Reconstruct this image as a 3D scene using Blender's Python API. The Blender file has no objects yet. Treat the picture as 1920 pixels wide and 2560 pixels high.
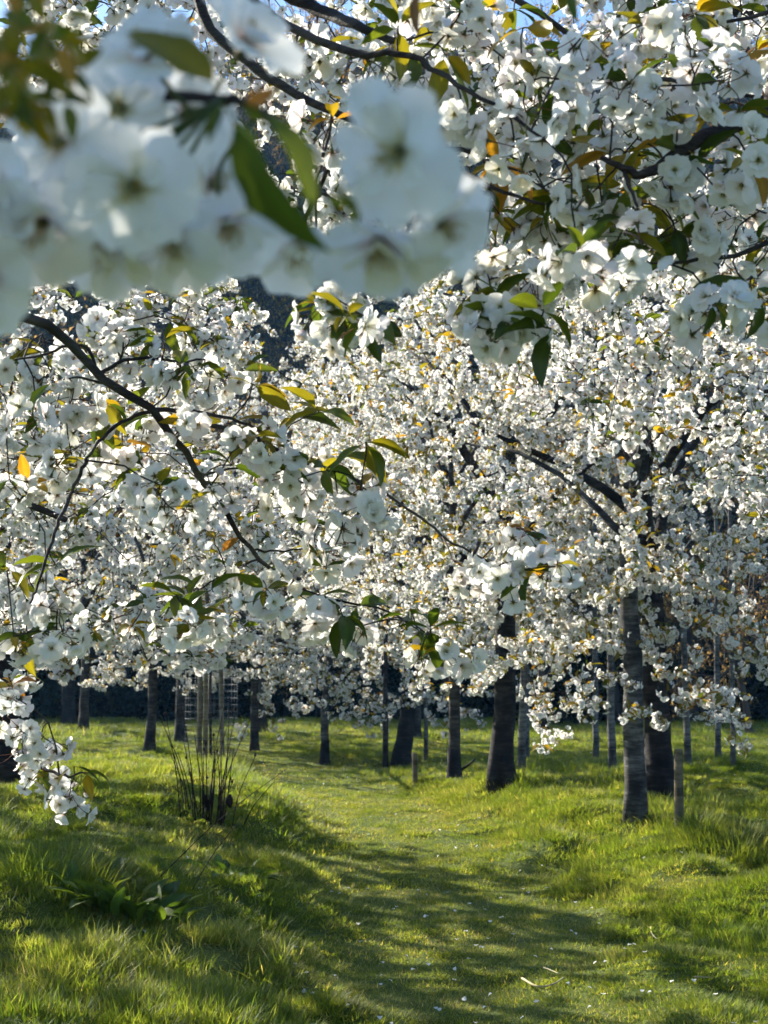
import bpy, math, random
import numpy as np
from mathutils import Vector, Matrix, Euler, Quaternion

random.seed(7); np.random.seed(7)
R = math.radians
SC = bpy.context.scene
COL = SC.collection

# ------------------------------------------------------------------ camera
CAM_Z = 1.55
F_PX = 3826.0                       # focal length in pixels of the 1920x2560 photograph
HORIZON = 1655.0
PITCH = math.atan((HORIZON - 1280.0) / F_PX)
cam_d = bpy.data.cameras.new('camera')
cam = bpy.data.objects.new('camera', cam_d); COL.objects.link(cam)
cam.location = (0, 0, CAM_Z); cam.rotation_euler = (math.pi/2 + PITCH, 0, 0)
cam_d.sensor_fit = 'VERTICAL'; cam_d.sensor_height = 36.0; cam_d.sensor_width = 27.0
cam_d.lens = 36.0 * F_PX / 2560.0
cam_d.clip_start = 0.05; cam_d.clip_end = 2000
cam_d.dof.use_dof = True; cam_d.dof.focus_distance = 4.2; cam_d.dof.aperture_fstop = 12.0
SC.camera = cam

# ------------------------------------------------------------------ sky, sun, exposure
SUN_AZ, SUN_EL = R(-45), R(29)      # azimuth from +Y, negative = left
w = bpy.data.worlds.new('World'); SC.world = w; w.use_nodes = True
nt = w.node_tree; nt.nodes.clear()
sky = nt.nodes.new('ShaderNodeTexSky'); sky.sky_type = 'NISHITA'; sky.sun_disc = False
sky.sun_elevation = SUN_EL; sky.sun_rotation = SUN_AZ; sky.ozone_density = 4.5; sky.dust_density = 0.6
bg = nt.nodes.new('ShaderNodeBackground'); bg.inputs[1].default_value = 0.09
wo = nt.nodes.new('ShaderNodeOutputWorld')
nt.links.new(sky.outputs[0], bg.inputs[0]); nt.links.new(bg.outputs[0], wo.inputs[0])
sun_d = bpy.data.lights.new('sun', 'SUN'); sun_d.energy = 5.0; sun_d.angle = R(0.53); sun_d.color = (1.0, 0.93, 0.80)
sun = bpy.data.objects.new('sun', sun_d); COL.objects.link(sun)
SV = Vector((math.sin(SUN_AZ)*math.cos(SUN_EL), math.cos(SUN_AZ)*math.cos(SUN_EL), math.sin(SUN_EL)))
sun.rotation_euler = SV.to_track_quat('Z', 'Y').to_euler(); sun.location = SV*80
SC.view_settings.view_transform = 'Standard'; SC.view_settings.look = 'None'
SC.view_settings.gamma = 1.0; SC.view_settings.use_curve_mapping = False
SC.view_settings.exposure = 1.5
SC.cycles.use_denoising = True; SC.cycles.use_adaptive_sampling = True; SC.cycles.adaptive_threshold = 0.03
SC.cycles.max_bounces = 8; SC.cycles.diffuse_bounces = 3; SC.cycles.glossy_bounces = 2
SC.cycles.transmission_bounces = 4; SC.cycles.transparent_max_bounces = 8
SC.cycles.sample_clamp_indirect = 6.0
SC.cycles.caustics_reflective = False; SC.cycles.caustics_refractive = False

# ------------------------------------------------------------------ pixel helpers (pixels of a 1659 px wide view of the photograph)
K = 1920.0/1659.0
CP, SP = math.cos(PITCH), math.sin(PITCH)
def ray(px, py):
    cx = (px*K - 960.0)/F_PX; cy = (1280.0 - py*K)/F_PX
    return np.array([cx, CP - cy*SP, SP + cy*CP])
def P(px, py, d):                    # a point at d metres in front of the camera
    r = ray(px, py); return np.array([0, 0, CAM_Z]) + r*(d/r[1])
def proj(p):
    p = np.asarray(p, float); q = p - np.array([0, 0, CAM_Z])
    dz = q[..., 1]*CP + q[..., 2]*SP; up = -q[..., 1]*SP + q[..., 2]*CP
    dz = np.where(dz < 0.05, 0.05, dz)
    return (960 + F_PX*q[..., 0]/dz)/K, (1280 - F_PX*up/dz)/K

# ------------------------------------------------------------------ noise and terrain
def _h(i, j, s):
    n = np.sin(i*127.1 + j*311.7 + s*74.7)*43758.5453
    return n - np.floor(n)
def vnoise(x, y, s=0):
    x = np.asarray(x, float); y = np.asarray(y, float)
    i = np.floor(x); j = np.floor(y); u = x-i; v = y-j
    u = u*u*(3-2*u); v = v*v*(3-2*v)
    return (_h(i,j,s)*(1-u) + _h(i+1,j,s)*u)*(1-v) + (_h(i,j+1,s)*(1-u) + _h(i+1,j+1,s)*u)*v - 0.5
def sst(a, b, x):
    t = np.clip((np.asarray(x, float)-a)/(b-a), 0, 1); return t*t*(3-2*t)
PATH_Y = np.array([-5, 5.0, 7.0, 9.0, 11., 13, 15, 18, 22, 27, 40])
PATH_X = np.array([.75, .62, .52, .46, .36, .2, .02, -.45, -1.3, -2.6, -5])
def pathness(x, y):                  # 1 on the mown path, 0 on the banks
    d = np.abs(np.asarray(x, float) - np.interp(y, PATH_Y, PATH_X))
    return 1 - sst(.45, 1.15, d)
def ground_h(x, y):
    x = np.asarray(x, float); y = np.asarray(y, float)
    near = 1 - sst(16, 26, y)
    pc = np.interp(y, PATH_Y, PATH_X)
    left = sst(.35, 2.2, pc - x)*0.34*near*sst(3, 8, y)
    right = sst(.5, 1.9, x - pc)*0.24*near*sst(5, 10, y)
    big = vnoise(x*.55, y*.55, 1)*.16*(1-pathness(x, y)*.6)
    hum = vnoise(x*1.6, y*1.3, 2)*.23*(1-pathness(x, y)*.8)*(1 - .6*sst(18, 30, y))
    fine = vnoise(x*3.8, y*3.8, 3)*.11*(1-pathness(x, y)*.6)*near
    return left + right + (big + hum)*sst(2, 5, y) + fine
def gz(x, y): return float(ground_h(x, y))
def on_ground(px, py):
    r = ray(px, py); o = np.array([0, 0, CAM_Z])
    t = np.linspace(4, 60, 6000); pts = o + r*(t/r[1])[:, None]
    below = pts[:, 2] < ground_h(pts[:, 0], pts[:, 1])
    k = int(np.argmax(below)) if below.any() else -1
    return np.array([pts[k, 0], pts[k, 1], gz(pts[k, 0], pts[k, 1])])

# ------------------------------------------------------------------ materials
def new_mat(name):
    m = bpy.data.materials.new(name); m.use_nodes = True
    m.node_tree.nodes.clear(); return m, m.node_tree.nodes, m.node_tree.links
def ramp(ns, stops):
    n = ns.new('ShaderNodeValToRGB'); e = n.color_ramp.elements
    while len(e) < len(stops): e.new(0.5)
    for el, (p, c) in zip(e, stops): el.position = p; el.color = (*c, 1)
    return n
def thin_mat(name, trans, rough=.55, spec=.3, hue=None, tint=(1, 1, 1), vary=.12):
    """petal / leaf: vertex colour, lit from both sides"""
    m, ns, ls = new_mat(name)
    at = ns.new('ShaderNodeAttribute'); at.attribute_name = 'Col'
    oi = ns.new('ShaderNodeObjectInfo')
    hv = ns.new('ShaderNodeHueSaturation')
    mr = ns.new('ShaderNodeMapRange'); mr.inputs[3].default_value = 1-vary; mr.inputs[4].default_value = 1+vary*.6
    ls.new(oi.outputs['Random'], mr.inputs[0]); ls.new(mr.outputs[0], hv.inputs['Value']); ls.new(at.outputs['Color'], hv.inputs['Color'])
    pb = ns.new('ShaderNodeBsdfPrincipled'); pb.inputs['Roughness'].default_value = rough
    pb.inputs['Specular IOR Level'].default_value = spec
    tr = ns.new('ShaderNodeBsdfTranslucent'); mt = ns.new('ShaderNodeMix'); mt.data_type = 'RGBA'; mt.blend_type = 'MULTIPLY'
    mt.inputs[0].default_value = 1; mt.inputs['B'].default_value = (*tint, 1)
    ls.new(hv.outputs[0], pb.inputs['Base Color']); ls.new(hv.outputs[0], mt.inputs['A']); ls.new(mt.outputs['Result'], tr.inputs[0])
    mx = ns.new('ShaderNodeMixShader'); mx.inputs[0].default_value = trans
    ls.new(pb.outputs[0], mx.inputs[1]); ls.new(tr.outputs[0], mx.inputs[2])
    o = ns.new('ShaderNodeOutputMaterial'); ls.new(mx.outputs[0], o.inputs[0])
    return m
M_PETAL = thin_mat('petal', .52, .6, .2, tint=(1, .985, .94), vary=.04)
M_LEAF = thin_mat('leaf', .55, .38, .45, tint=(1.5, 1.25, .5), vary=.3)
M_BLADE = thin_mat('herb_leaf', .40, .55, .2, tint=(1.3, 1.25, .5), vary=.25)

def bark_mat(name, c0, c1, c2, scale=1.0, bump=.6, moss=0.0):
    m, ns, ls = new_mat(name)
    tc = ns.new('ShaderNodeTexCoord'); mp = ns.new('ShaderNodeMapping'); mp.inputs['Scale'].default_value = (5*scale, 5*scale, 26*scale)
    ls.new(tc.outputs['Object'], mp.inputs[0])
    n1 = ns.new('ShaderNodeTexNoise'); n1.inputs['Scale'].default_value = 1.6; n1.inputs['Detail'].default_value = 7; n1.inputs['Roughness'].default_value = .65
    ls.new(mp.outputs[0], n1.inputs[0])
    n2 = ns.new('ShaderNodeTexNoise'); n2.inputs['Scale'].default_value = 5; n2.inputs['Detail'].default_value = 8
    ls.new(tc.outputs['Object'], n2.inputs[0])
    rp = ramp(ns, [(.40, c0), (.5, c1), (.60, c2)])
    ad = ns.new('ShaderNodeMath'); ad.operation = 'ADD'; ml = ns.new('ShaderNodeMath'); ml.operation = 'MULTIPLY'; ml.inputs[1].default_value = .5
    ls.new(n1.outputs[0], ad.inputs[0]); ls.new(n2.outputs[0], ad.inputs[1]); ls.new(ad.outputs[0], ml.inputs[0]); ls.new(ml.outputs[0], rp.inputs[0])
    pb = ns.new('ShaderNodeBsdfPrincipled'); pb.inputs['Roughness'].default_value = .8; pb.inputs['Specular IOR Level'].default_value = .15
    n3 = ns.new('ShaderNodeTexNoise'); n3.inputs['Scale'].default_value = 3.5; n3.inputs['Detail'].default_value = 9; n3.inputs['Roughness'].default_value = .7; ls.new(tc.outputs['Object'], n3.inputs[0])
    m3 = ns.new('ShaderNodeMapRange'); m3.inputs[1].default_value = .55; m3.inputs[2].default_value = .68; m3.inputs[4].default_value = .6; ls.new(n3.outputs[0], m3.inputs[0])
    x3 = ns.new('ShaderNodeMix'); x3.data_type = 'RGBA'; x3.inputs['B'].default_value = (c1[0]*1.5 + .012, c1[1]*1.7 + .018, c1[2]*1.3 + .008, 1)
    ls.new(m3.outputs[0], x3.inputs[0]); ls.new(rp.outputs[0], x3.inputs['A']); ls.new(x3.outputs['Result'], pb.inputs['Base Color'])
    bp = ns.new('ShaderNodeBump'); bp.inputs['Strength'].default_value = bump; bp.inputs['Distance'].default_value = .02
    ls.new(ml.outputs[0], bp.inputs['Height']); ls.new(bp.outputs[0], pb.inputs['Normal'])
    o = ns.new('ShaderNodeOutputMaterial'); ls.new(pb.outputs[0], o.inputs[0])
    return m
M_BARK = bark_mat('bark_cherry', (.012,.010,.010), (.035,.030,.029), (.09,.08,.074), 1.0, .9)
M_BARK_OLD = bark_mat('bark_old', (.006,.006,.007), (.017,.015,.016), (.045,.038,.036), .7, 1.0)
M_BARK_GREY = bark_mat('bark_grey', (.016,.016,.017), (.055,.053,.051), (.15,.145,.135), .9, .9)
M_BARK_PALE = bark_mat('bark_pale', (.03,.03,.03), (.10,.10,.098), (.20,.2,.19), 1.0, .6)
M_TWIG = bark_mat('bark_twig', (.018,.014,.015), (.038,.030,.030), (.075,.062,.058), 4, .4)
M_STAKE = bark_mat('stake_wood', (.05,.04,.026), (.13,.105,.066), (.2,.17,.11), .6, .5)
M_DRY = bark_mat('dry_stem', (.010,.007,.006), (.020,.013,.011), (.04,.026,.02), 6, .3)
M_STRAW = bark_mat('straw', (.2,.16,.09), (.34,.28,.17), (.45,.4,.28), 6, .2)

def flat_mat(name, c, rough=.6, metal=0):
    m, ns, ls = new_mat(name); pb = ns.new('ShaderNodeBsdfPrincipled')
    n = ns.new('ShaderNodeTexNoise'); n.inputs['Scale'].default_value = 30
    rp = ramp(ns, [(.3, tuple(x*.7 for x in c)), (.7, tuple(min(1, x*1.2) for x in c))])
    ls.new(n.outputs[0], rp.inputs[0]); ls.new(rp.outputs[0], pb.inputs['Base Color'])
    pb.inputs['Roughness'].default_value = rough; pb.inputs['Metallic'].default_value = metal
    o = ns.new('ShaderNodeOutputMaterial'); ls.new(pb.outputs[0], o.inputs[0]); return m
M_WIRE = flat_mat('guard_wire', (.3,.31,.31), .5, .5)
M_STRAP = flat_mat('rubber_strap', (.02,.02,.022), .6)

def grass_mat():
    m, ns, ls = new_mat('grass')
    oi = ns.new('ShaderNodeObjectInfo'); ge = ns.new('ShaderNodeNewGeometry')
    n = ns.new('ShaderNodeTexNoise'); n.inputs['Scale'].default_value = .9; n.inputs['Detail'].default_value = 5
    ls.new(ge.outputs['Position'], n.inputs[0])
    ad = ns.new('ShaderNodeMath'); ad.operation = 'MULTIPLY_ADD'; ad.inputs[1].default_value = .45; 
    ls.new(oi.outputs['Random'], ad.inputs[0]); ls.new(n.outputs[0], ad.inputs[2])
    rp = ramp(ns, [(.30, (.052,.095,.018)), (.52, (.110,.170,.024)), (.78, (.185,.225,.038)), (1.0, (.26,.27,.09))])
    ls.new(ad.outputs[0], rp.inputs[0])
    nd = ns.new('ShaderNodeTexNoise'); nd.inputs['Scale'].default_value = 2.3; nd.inputs['Detail'].default_value = 6; nd.inputs['Roughness'].default_value = .65
    ls.new(ge.outputs['Position'], nd.inputs[0])
    dm = ns.new('ShaderNodeMapRange'); dm.inputs[1].default_value = .56; dm.inputs[2].default_value = .70; dm.inputs[4].default_value = .75; ls.new(nd.outputs[0], dm.inputs[0])
    dx = ns.new('ShaderNodeMix'); dx.data_type = 'RGBA'; dx.inputs['B'].default_value = (.18, .195, .07, 1); ls.new(dm.outputs[0], dx.inputs[0]); ls.new(rp.outputs[0], dx.inputs['A'])
    at = ns.new('ShaderNodeAttribute'); at.attribute_name = 'Col'
    mc = ns.new('ShaderNodeMix'); mc.data_type = 'RGBA'; mc.blend_type = 'MULTIPLY'; mc.inputs[0].default_value = 1
    ls.new(dx.outputs['Result'], mc.inputs['A']); ls.new(at.outputs['Color'], mc.inputs['B'])
    pb = ns.new('ShaderNodeBsdfPrincipled'); pb.inputs['Roughness'].default_value = .6; pb.inputs['Specular IOR Level'].default_value = .18
    tr = ns.new('ShaderNodeBsdfTranslucent'); tm = ns.new('ShaderNodeMix'); tm.data_type = 'RGBA'; tm.blend_type = 'MULTIPLY'; tm.inputs[0].default_value = 1
    tm.inputs['B'].default_value = (1.6, 1.55, .6, 1)
    ls.new(mc.outputs['Result'], pb.inputs['Base Color']); ls.new(mc.outputs['Result'], tm.inputs['A']); ls.new(tm.outputs['Result'], tr.inputs[0])
    mx = ns.new('ShaderNodeMixShader'); mx.inputs[0].default_value = .5
    ls.new(pb.outputs[0], mx.inputs[1]); ls.new(tr.outputs[0], mx.inputs[2])
    o = ns.new('ShaderNodeOutputMaterial'); ls.new(mx.outputs[0], o.inputs[0]); return m
M_GRASS = grass_mat()

def ground_mat():
    m, ns, ls = new_mat('turf')
    ge = ns.new('ShaderNodeNewGeometry')
    n = ns.new('ShaderNodeTexNoise'); n.inputs['Scale'].default_value = 1.3; n.inputs['Detail'].default_value = 9; n.inputs['Roughness'].default_value = .7
    n2 = ns.new('ShaderNodeTexNoise'); n2.inputs['Scale'].default_value = 38; n2.inputs['Detail'].default_value = 6
    ls.new(ge.outputs['Position'], n.inputs[0]); ls.new(ge.outputs['Position'], n2.inputs[0])
    mm = ns.new('ShaderNodeMath'); mm.operation = 'MULTIPLY_ADD'; mm.inputs[1].default_value = .5
    ls.new(n2.outputs[0], mm.inputs[0]); ls.new(n.outputs[0], mm.inputs[2])
    rp = ramp(ns, [(.42, (.045,.045,.02)), (.62, (.07,.10,.02)), (.95, (.13,.15,.045))])
    ls.new(mm.outputs[0], rp.inputs[0])
    pb = ns.new('ShaderNodeBsdfPrincipled'); pb.inputs['Roughness'].default_value = .95; pb.inputs['Specular IOR Level'].default_value = .1
    ls.new(rp.outputs[0], pb.inputs['Base Color'])
    bp = ns.new('ShaderNodeBump'); bp.inputs['Strength'].default_value = .8; bp.inputs['Distance'].default_value = .03
    ls.new(n2.outputs[0], bp.inputs['Height']); ls.new(bp.outputs[0], pb.inputs['Normal'])
    o = ns.new('ShaderNodeOutputMaterial'); ls.new(pb.outputs[0], o.inputs[0]); return m
M_TURF = ground_mat()
def hill_mat():
    m, ns, ls = new_mat('leaf_litter')
    ge = ns.new('ShaderNodeNewGeometry')
    n = ns.new('ShaderNodeTexNoise'); n.inputs['Scale'].default_value = .7; n.inputs['Detail'].default_value = 10; n.inputs['Roughness'].default_value = .75
    ls.new(ge.outputs['Position'], n.inputs[0])
    rp = ramp(ns, [(.35, (.012,.014,.012)), (.6, (.03,.032,.022)), (.8, (.06,.05,.035))])
    ls.new(n.outputs[0], rp.inputs[0]); pb = ns.new('ShaderNodeBsdfPrincipled'); pb.inputs['Roughness'].default_value = .95
    ls.new(rp.outputs[0], pb.inputs['Base Color'])
    o = ns.new('ShaderNodeOutputMaterial'); ls.new(pb.outputs[0], o.inputs[0]); return m
M_HILL = hill_mat()

# ------------------------------------------------------------------ mesh helpers
class MB:
    """collects vertices, faces and vertex colours for one mesh"""
    def __init__(self): self.v = []; self.f = []; self.c = []; self.n = 0
    def add(self, v, f, c=(1, 1, 1)):
        v = np.asarray(v, float); self.v.append(v)
        self.f.extend([tuple(i + self.n for i in q) for q in f])
        c = np.asarray(c, float)
        self.c.append(np.tile(c, (len(v), 1)) if c.ndim == 1 else c); self.n += len(v)
    def mesh(self, name, mat, smooth=True):
        me = bpy.data.meshes.new(name)
        v = np.concatenate(self.v); me.from_pydata(v.tolist(), [], self.f)
        c = np.concatenate(self.c); at = me.color_attributes.new('Col', 'FLOAT_COLOR', 'POINT')
        at.data.foreach_set('color', np.hstack([c, np.ones((len(c), 1))]).astype(np.float32).ravel())
        if smooth: me.polygons.foreach_set('use_smooth', [True]*len(me.polygons))
        me.materials.append(mat); me.update(); return me
def link(name, data, parent=None, loc=(0, 0, 0), rot=None, scl=None):
    o = bpy.data.objects.new(name, data); COL.objects.link(o)
    if parent is not None: o.parent = parent
    o.location = loc
    if rot is not None: o.rotation_euler = rot
    if scl is not None: o.scale = (scl, scl, scl)
    return o
def tag(o, label, cat, group=None):
    o['label'] = label; o['category'] = cat
    if group: o['group'] = group
    return o
def structure(o): o['kind'] = 'structure'; return o
def stuff(o): o['kind'] = 'stuff'; return o

def tube(mb, pts, radii, sides=6, c=(1, 1, 1), wob=0, cap=True):
    pts = np.asarray(pts, float); n = len(pts); radii = np.asarray(radii, float)
    t = np.gradient(pts, axis=0); t /= np.linalg.norm(t, axis=1)[:, None] + 1e-9
    ref = np.array([0.13, .99, .05]) if abs(t[0, 2]) > .6 else np.array([0, 0, 1.0])
    a = np.cross(t, ref); a /= np.linalg.norm(a, axis=1)[:, None] + 1e-9
    b = np.cross(t, a)
    ang = np.arange(sides)*2*math.pi/sides
    rr = radii[:, None]*(1 + (np.random.rand(n, sides)-.5)*wob)
    v = pts[:, None, :] + (a[:, None, :]*np.cos(ang)[None, :, None] + b[:, None, :]*np.sin(ang)[None, :, None])*rr[:, :, None]
    f = []
    for i in range(n-1):
        for k in range(sides):
            k2 = (k+1) % sides; f.append((i*sides+k, i*sides+k2, (i+1)*sides+k2, (i+1)*sides+k))
    if cap: f.append(tuple(range(sides))[::-1]); f.append(tuple((n-1)*sides+k for k in range(sides)))
    mb.add(v.reshape(-1, 3), f, c)

# --- petals, blossoms
def petal_grid(rng, nu, nv, L, W, cup, curl, ruf):
    u = np.linspace(-1, 1, nu+1)[None, :]; v = np.linspace(0, 1, nv+1)[:, None]
    prof = .12 + .88*np.sin(np.pi*np.clip(v, 0, 1)**.8*.66)**1.0
    x = W*u*prof*np.ones_like(v)
    y = L*(v - .20*v**3*u**2 - .13*v**6*np.exp(-(u/.2)**2))
    ph = rng.uniform(0, 6.28, 4)
    z = cup*W*u**2*prof*.8 + curl*L*(v*(1-v))*1.2 - .05*L*v**2
    z = z + ruf*L*v**1.5*(np.sin(u*4.1+ph[0])*.5 + np.sin(u*7.3+ph[1]+v*3)*.5)
    y = y + ruf*L*.35*v**6*np.sin(u*8.2+ph[2])
    vv = np.stack([x, y, z*np.ones_like(x)], -1).reshape(-1, 3)
    f = [(i*(nu+1)+k, i*(nu+1)+k+1, (i+1)*(nu+1)+k+1, (i+1)*(nu+1)+k) for i in range(nv) for k in range(nu)]
    vq = np.repeat(v, nu+1, axis=1).reshape(-1)
    return vv, f, vq
WHITE = np.array([.89, .895, .90])
TINT = [np.ones(3)]
def petal_col(vq, ctr):
    t = sst(.0, .30, vq)[:, None]
    return (np.asarray(ctr)[None, :]*(1-t) + WHITE[None, :]*t)*TINT[0]
def rotx(a): c, s = math.cos(a), math.sin(a); return np.array([[1,0,0],[0,c,-s],[0,s,c]])
def rotz(a): c, s = math.cos(a), math.sin(a); return np.array([[c,-s,0],[s,c,0],[0,0,1]])
CENTRES = [(.60,.58,.34), (.66,.50,.46), (.52,.52,.28), (.70,.60,.50)]
def petals_for(rng, openness, D=.052, nu=4, nv=4, inner=5):
    """list of (verts, faces, colours) of one flower, axis +Z, centre at the origin"""
    ctr = CENTRES[rng.integers(len(CENTRES))]; out = []
    for ring in range(2):
        n = (5, inner)[ring]; base = (0, .6)[ring]
        for k in range(n):
            L = D*.5*(1, .7)[ring]*rng.uniform(.86, 1.1); W = D*.265*(1, .62)[ring]*rng.uniform(.85, 1.1)
            v, f, vq = petal_grid(rng, nu, nv, L, W, rng.uniform(.02, .32), rng.uniform(-.15, .3), rng.uniform(.07, .15))
            rl = rng.uniform(-.38, .38); v = v @ np.array([[math.cos(rl), 0, math.sin(rl)], [0, 1, 0], [-math.sin(rl), 0, math.cos(rl)]]).T
            v = v @ rotx(openness*(1, 1.15)[ring] + (.06, .5)[ring] + rng.uniform(-.2, .2)).T
            v[:, 1] += .0022; v[:, 2] += .0012*ring
            v = v @ rotz(base + k*2*math.pi/n + rng.uniform(-.12, .12)).T
            out.append((v, f, petal_col(vq, ctr)))
    return out
GREEN_P = (.10, .15, .04); RED_P = (.20, .09, .05)
def heart(mb, rng, D=.052, n=14, sides=3):
    for k in range(n):
        a = rng.uniform(0, 6.28); t = rng.uniform(.15, .6); l = D*rng.uniform(.16, .26)
        d = np.array([math.cos(a)*math.sin(t), math.sin(a)*math.sin(t), math.cos(t)])
        tube(mb, [d*.001, d*l*.6, d*l], [.0003, .00025, .0002], sides, (.62, .60, .36), cap=False)
        q = d*l; s = .0008
        mb.add([q+[s,0,0], q+[-s,0,0], q+[0,s,0], q+[0,-s,0], q+[0,0,s], q+[0,0,-s]],
               [(0,2,4),(2,1,4),(1,3,4),(3,0,4),(2,0,5),(1,2,5),(3,1,5),(0,3,5)], (.62, .46, .10))
def calyx(mb, rng, sepals=True):
    tube(mb, [(0,0,-.009), (0,0,-.006), (0,0,-.001), (0,0,.0015)], [.0012, .0022, .0028, .0034], 6, (.13, .14, .05))
    if sepals:
        for k in range(5):
            v = np.array([[-.0018,0,0],[.0018,0,0],[.0012,.006,-.0008],[0,.010,-.0022],[-.0012,.006,-.0008]]) @ rotz(k*1.2566+.6).T
            mb.add(v, [(0,1,2,3,4)], (.20, .12, .06))
def bent_blossom(rng, openness, bend, ped, nu, nv, inner, stam, bud=False):
    """spur at the origin, pedicel along +Z, the flower bent over at its end"""
    mb = MB(); D = .052*rng.uniform(.93, 1.07)
    fl = MB()
    if bud:
        for k in range(5):
            v, f, vq = petal_grid(rng, nu, nv, .016, .009, .9, .5, .02)
            v = (v @ rotx(1.15).T); v[:, 1] += .001; fl.add(v @ rotz(k*1.2566).T, f, petal_col(vq, (.6, .42, .40))*np.array([1, .93, .92]))
    else:
        for v, f, c in petals_for(rng, openness, D, nu, nv, inner): fl.add(v, f, c)
        if stam: heart(fl, rng, D, stam)
    calyx(fl, rng, stam > 0)
    V = np.concatenate(fl.v) @ rotx(-bend).T
    n = 5; t = np.linspace(0, 1, n); a = bend*t**1.5
    pts = np.zeros((n, 3))
    for i in range(1, n):
        am = (a[i]+a[i-1])/2; pts[i] = pts[i-1] + np.array([0, math.sin(am), math.cos(am)])*ped/(n-1)
    off = pts[-1] + rotx(-bend) @ np.array([0, 0, .009])
    mb.add(V + off, fl.f, np.concatenate(fl.c))
    tube(mb, pts, [.0010, .0008, .0008, .0009, .0012], 4, GREEN_P if rng.random() < .6 else RED_P, cap=False)
    return mb
# --- leaves
LEAF_COLS = [(.05,.09,.014), (.085,.125,.016), (.16,.16,.016), (.29,.22,.018), (.33,.19,.022), (.20,.10,.03)]
def leaf_grid(rng, nv=8, width=.42, curl=.5, fold=.5, serr=.05):
    v = np.linspace(0, 1, nv+1); u = np.array([-1, -.5, 0, .5, 1.])
    wv = width*.5*np.sin(np.pi*v**.85)**.8*(1-.25*v) + .006
    wv = wv*(1 + serr*np.where(np.arange(nv+1) % 2 == 0, 1, -1)); wv[-1] = .003
    x = u[None, :]*wv[:, None]
    ang = curl*v; y = np.cumsum(np.r_[0, np.cos((ang[1:]+ang[:-1])/2)])/nv; z0 = -np.cumsum(np.r_[0, np.sin((ang[1:]+ang[:-1])/2)])/nv
    z = z0[:, None] + fold*np.abs(x) + .012*np.sin(v*14+rng.uniform(0, 6))[:, None]*np.abs(u)[None, :]
    vv = np.stack([x, np.repeat(y[:, None], 5, 1), z], -1).reshape(-1, 3)
    vv[:, 1] += .12
    f = [(i*5+k, i*5+k+1, (i+1)*5+k+1, (i+1)*5+k) for i in range(nv) for k in range(4)]
    return vv, f
def leaf_mb(rng, col, **kw):
    mb = MB(); vv, f = leaf_grid(rng, **kw); col = np.array(col)
    c = np.tile(col, (len(vv), 1)); c[2::5] *= 1.25
    mb.add(vv, f, c*rng.uniform(.92, 1.08, (len(vv), 1)))
    tube(mb, [(0,0,0), (0,.06,.004), (0,.13,0)], [.012, .010, .009], 4, col*1.1, cap=False)
    return mb

# ------------------------------------------------------------------ prototypes kept outside the scene
def proto_collection(name, meshes):
    c = bpy.data.collections.new(name)
    for i, me in enumerate(meshes):
        c.objects.link(bpy.data.objects.new('%s_%03d' % (name, i), me))
    return c
rng = np.random.default_rng(11)
BLOS_ME = []
for i in range(16):
    TINT[0] = np.array([(1, 1, 1), (1, .99, .96), (1, 1, 1), (.97, .94, .86), (1, .95, .95)][i % 5])
    if i == 15: mb = bent_blossom(rng, 0, .2, .035, 3, 3, 0, 0, bud=True)
    else: mb = bent_blossom(rng, [.0, .12, .2, .3, .45, .7, 1.0][i % 7], rng.uniform(.1, 1.1), rng.uniform(.03, .05), 4, 4, int(rng.integers(0, 5)), 14)
    BLOS_ME.append(mb.mesh('blossom', M_PETAL))
TINT[0] = np.ones(3)
LEAF_ME = []
for i in range(18):
    LEAF_ME.append(leaf_mb(rng, LEAF_COLS[i % 6], width=rng.uniform(.36, .5), curl=rng.uniform(.1, 1.3), fold=rng.uniform(.15, .6), serr=.05).mesh('leaf', M_LEAF))
# clusters for the farther trees (origin on the twig)
CLUS_ME = []
def hang_dir(rng, down=.55):
    a = rng.uniform(0, 6.283); z = rng.normal(-down, .5)
    d = np.array([math.cos(a), math.sin(a), z]); return d/np.linalg.norm(d)
def frame_to(d, roll):
    q = Vector(d).to_track_quat('Z', 'Y'); return q @ Quaternion((0, 0, 1), roll)
for i in range(14):
    mb = MB(); s = rng.uniform(.95, 1.1)
    for k in range(rng.integers(6, 11)):
        b = bent_blossom(rng, rng.uniform(0, .55), rng.uniform(0, 1), rng.uniform(.03, .068), 2, 2, int(rng.integers(0, 4)), 0)
        m = np.array(frame_to(hang_dir(rng), rng.uniform(0, 6.28)).to_matrix())
        mb.add((np.concatenate(b.v) @ m.T)*s, b.f, np.concatenate(b.c))
    CLUS_ME.append(mb.mesh('blossom_cluster', M_PETAL))
TUFT_ME = []
for i in range(12):
    mb = MB()
    for k in range(rng.integers(3, 6)):
        col = LEAF_COLS[min(5, int(abs(rng.normal(2.5 + (i % 3)*.6, .9))))]
        vv, f = leaf_grid(rng, nv=4, width=rng.uniform(.36, .5), curl=rng.uniform(.2, 1.4), fold=rng.uniform(.2, .6), serr=0)
        L = rng.uniform(.05, .095); m = rotz(rng.uniform(0, 6.28)) @ rotx(rng.uniform(-.6, 1.2))
        mb.add((vv*L) @ m.T, f, col)
    TUFT_ME.append(mb.mesh('leaf_tuft', M_LEAF))
C_BLOS = proto_collection('proto_blossom', BLOS_ME); C_LEAF = proto_collection('proto_leaf', LEAF_ME)
C_CLUS = proto_collection('proto_cluster', CLUS_ME); C_TUFT = proto_collection('proto_tuft', TUFT_ME)

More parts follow.
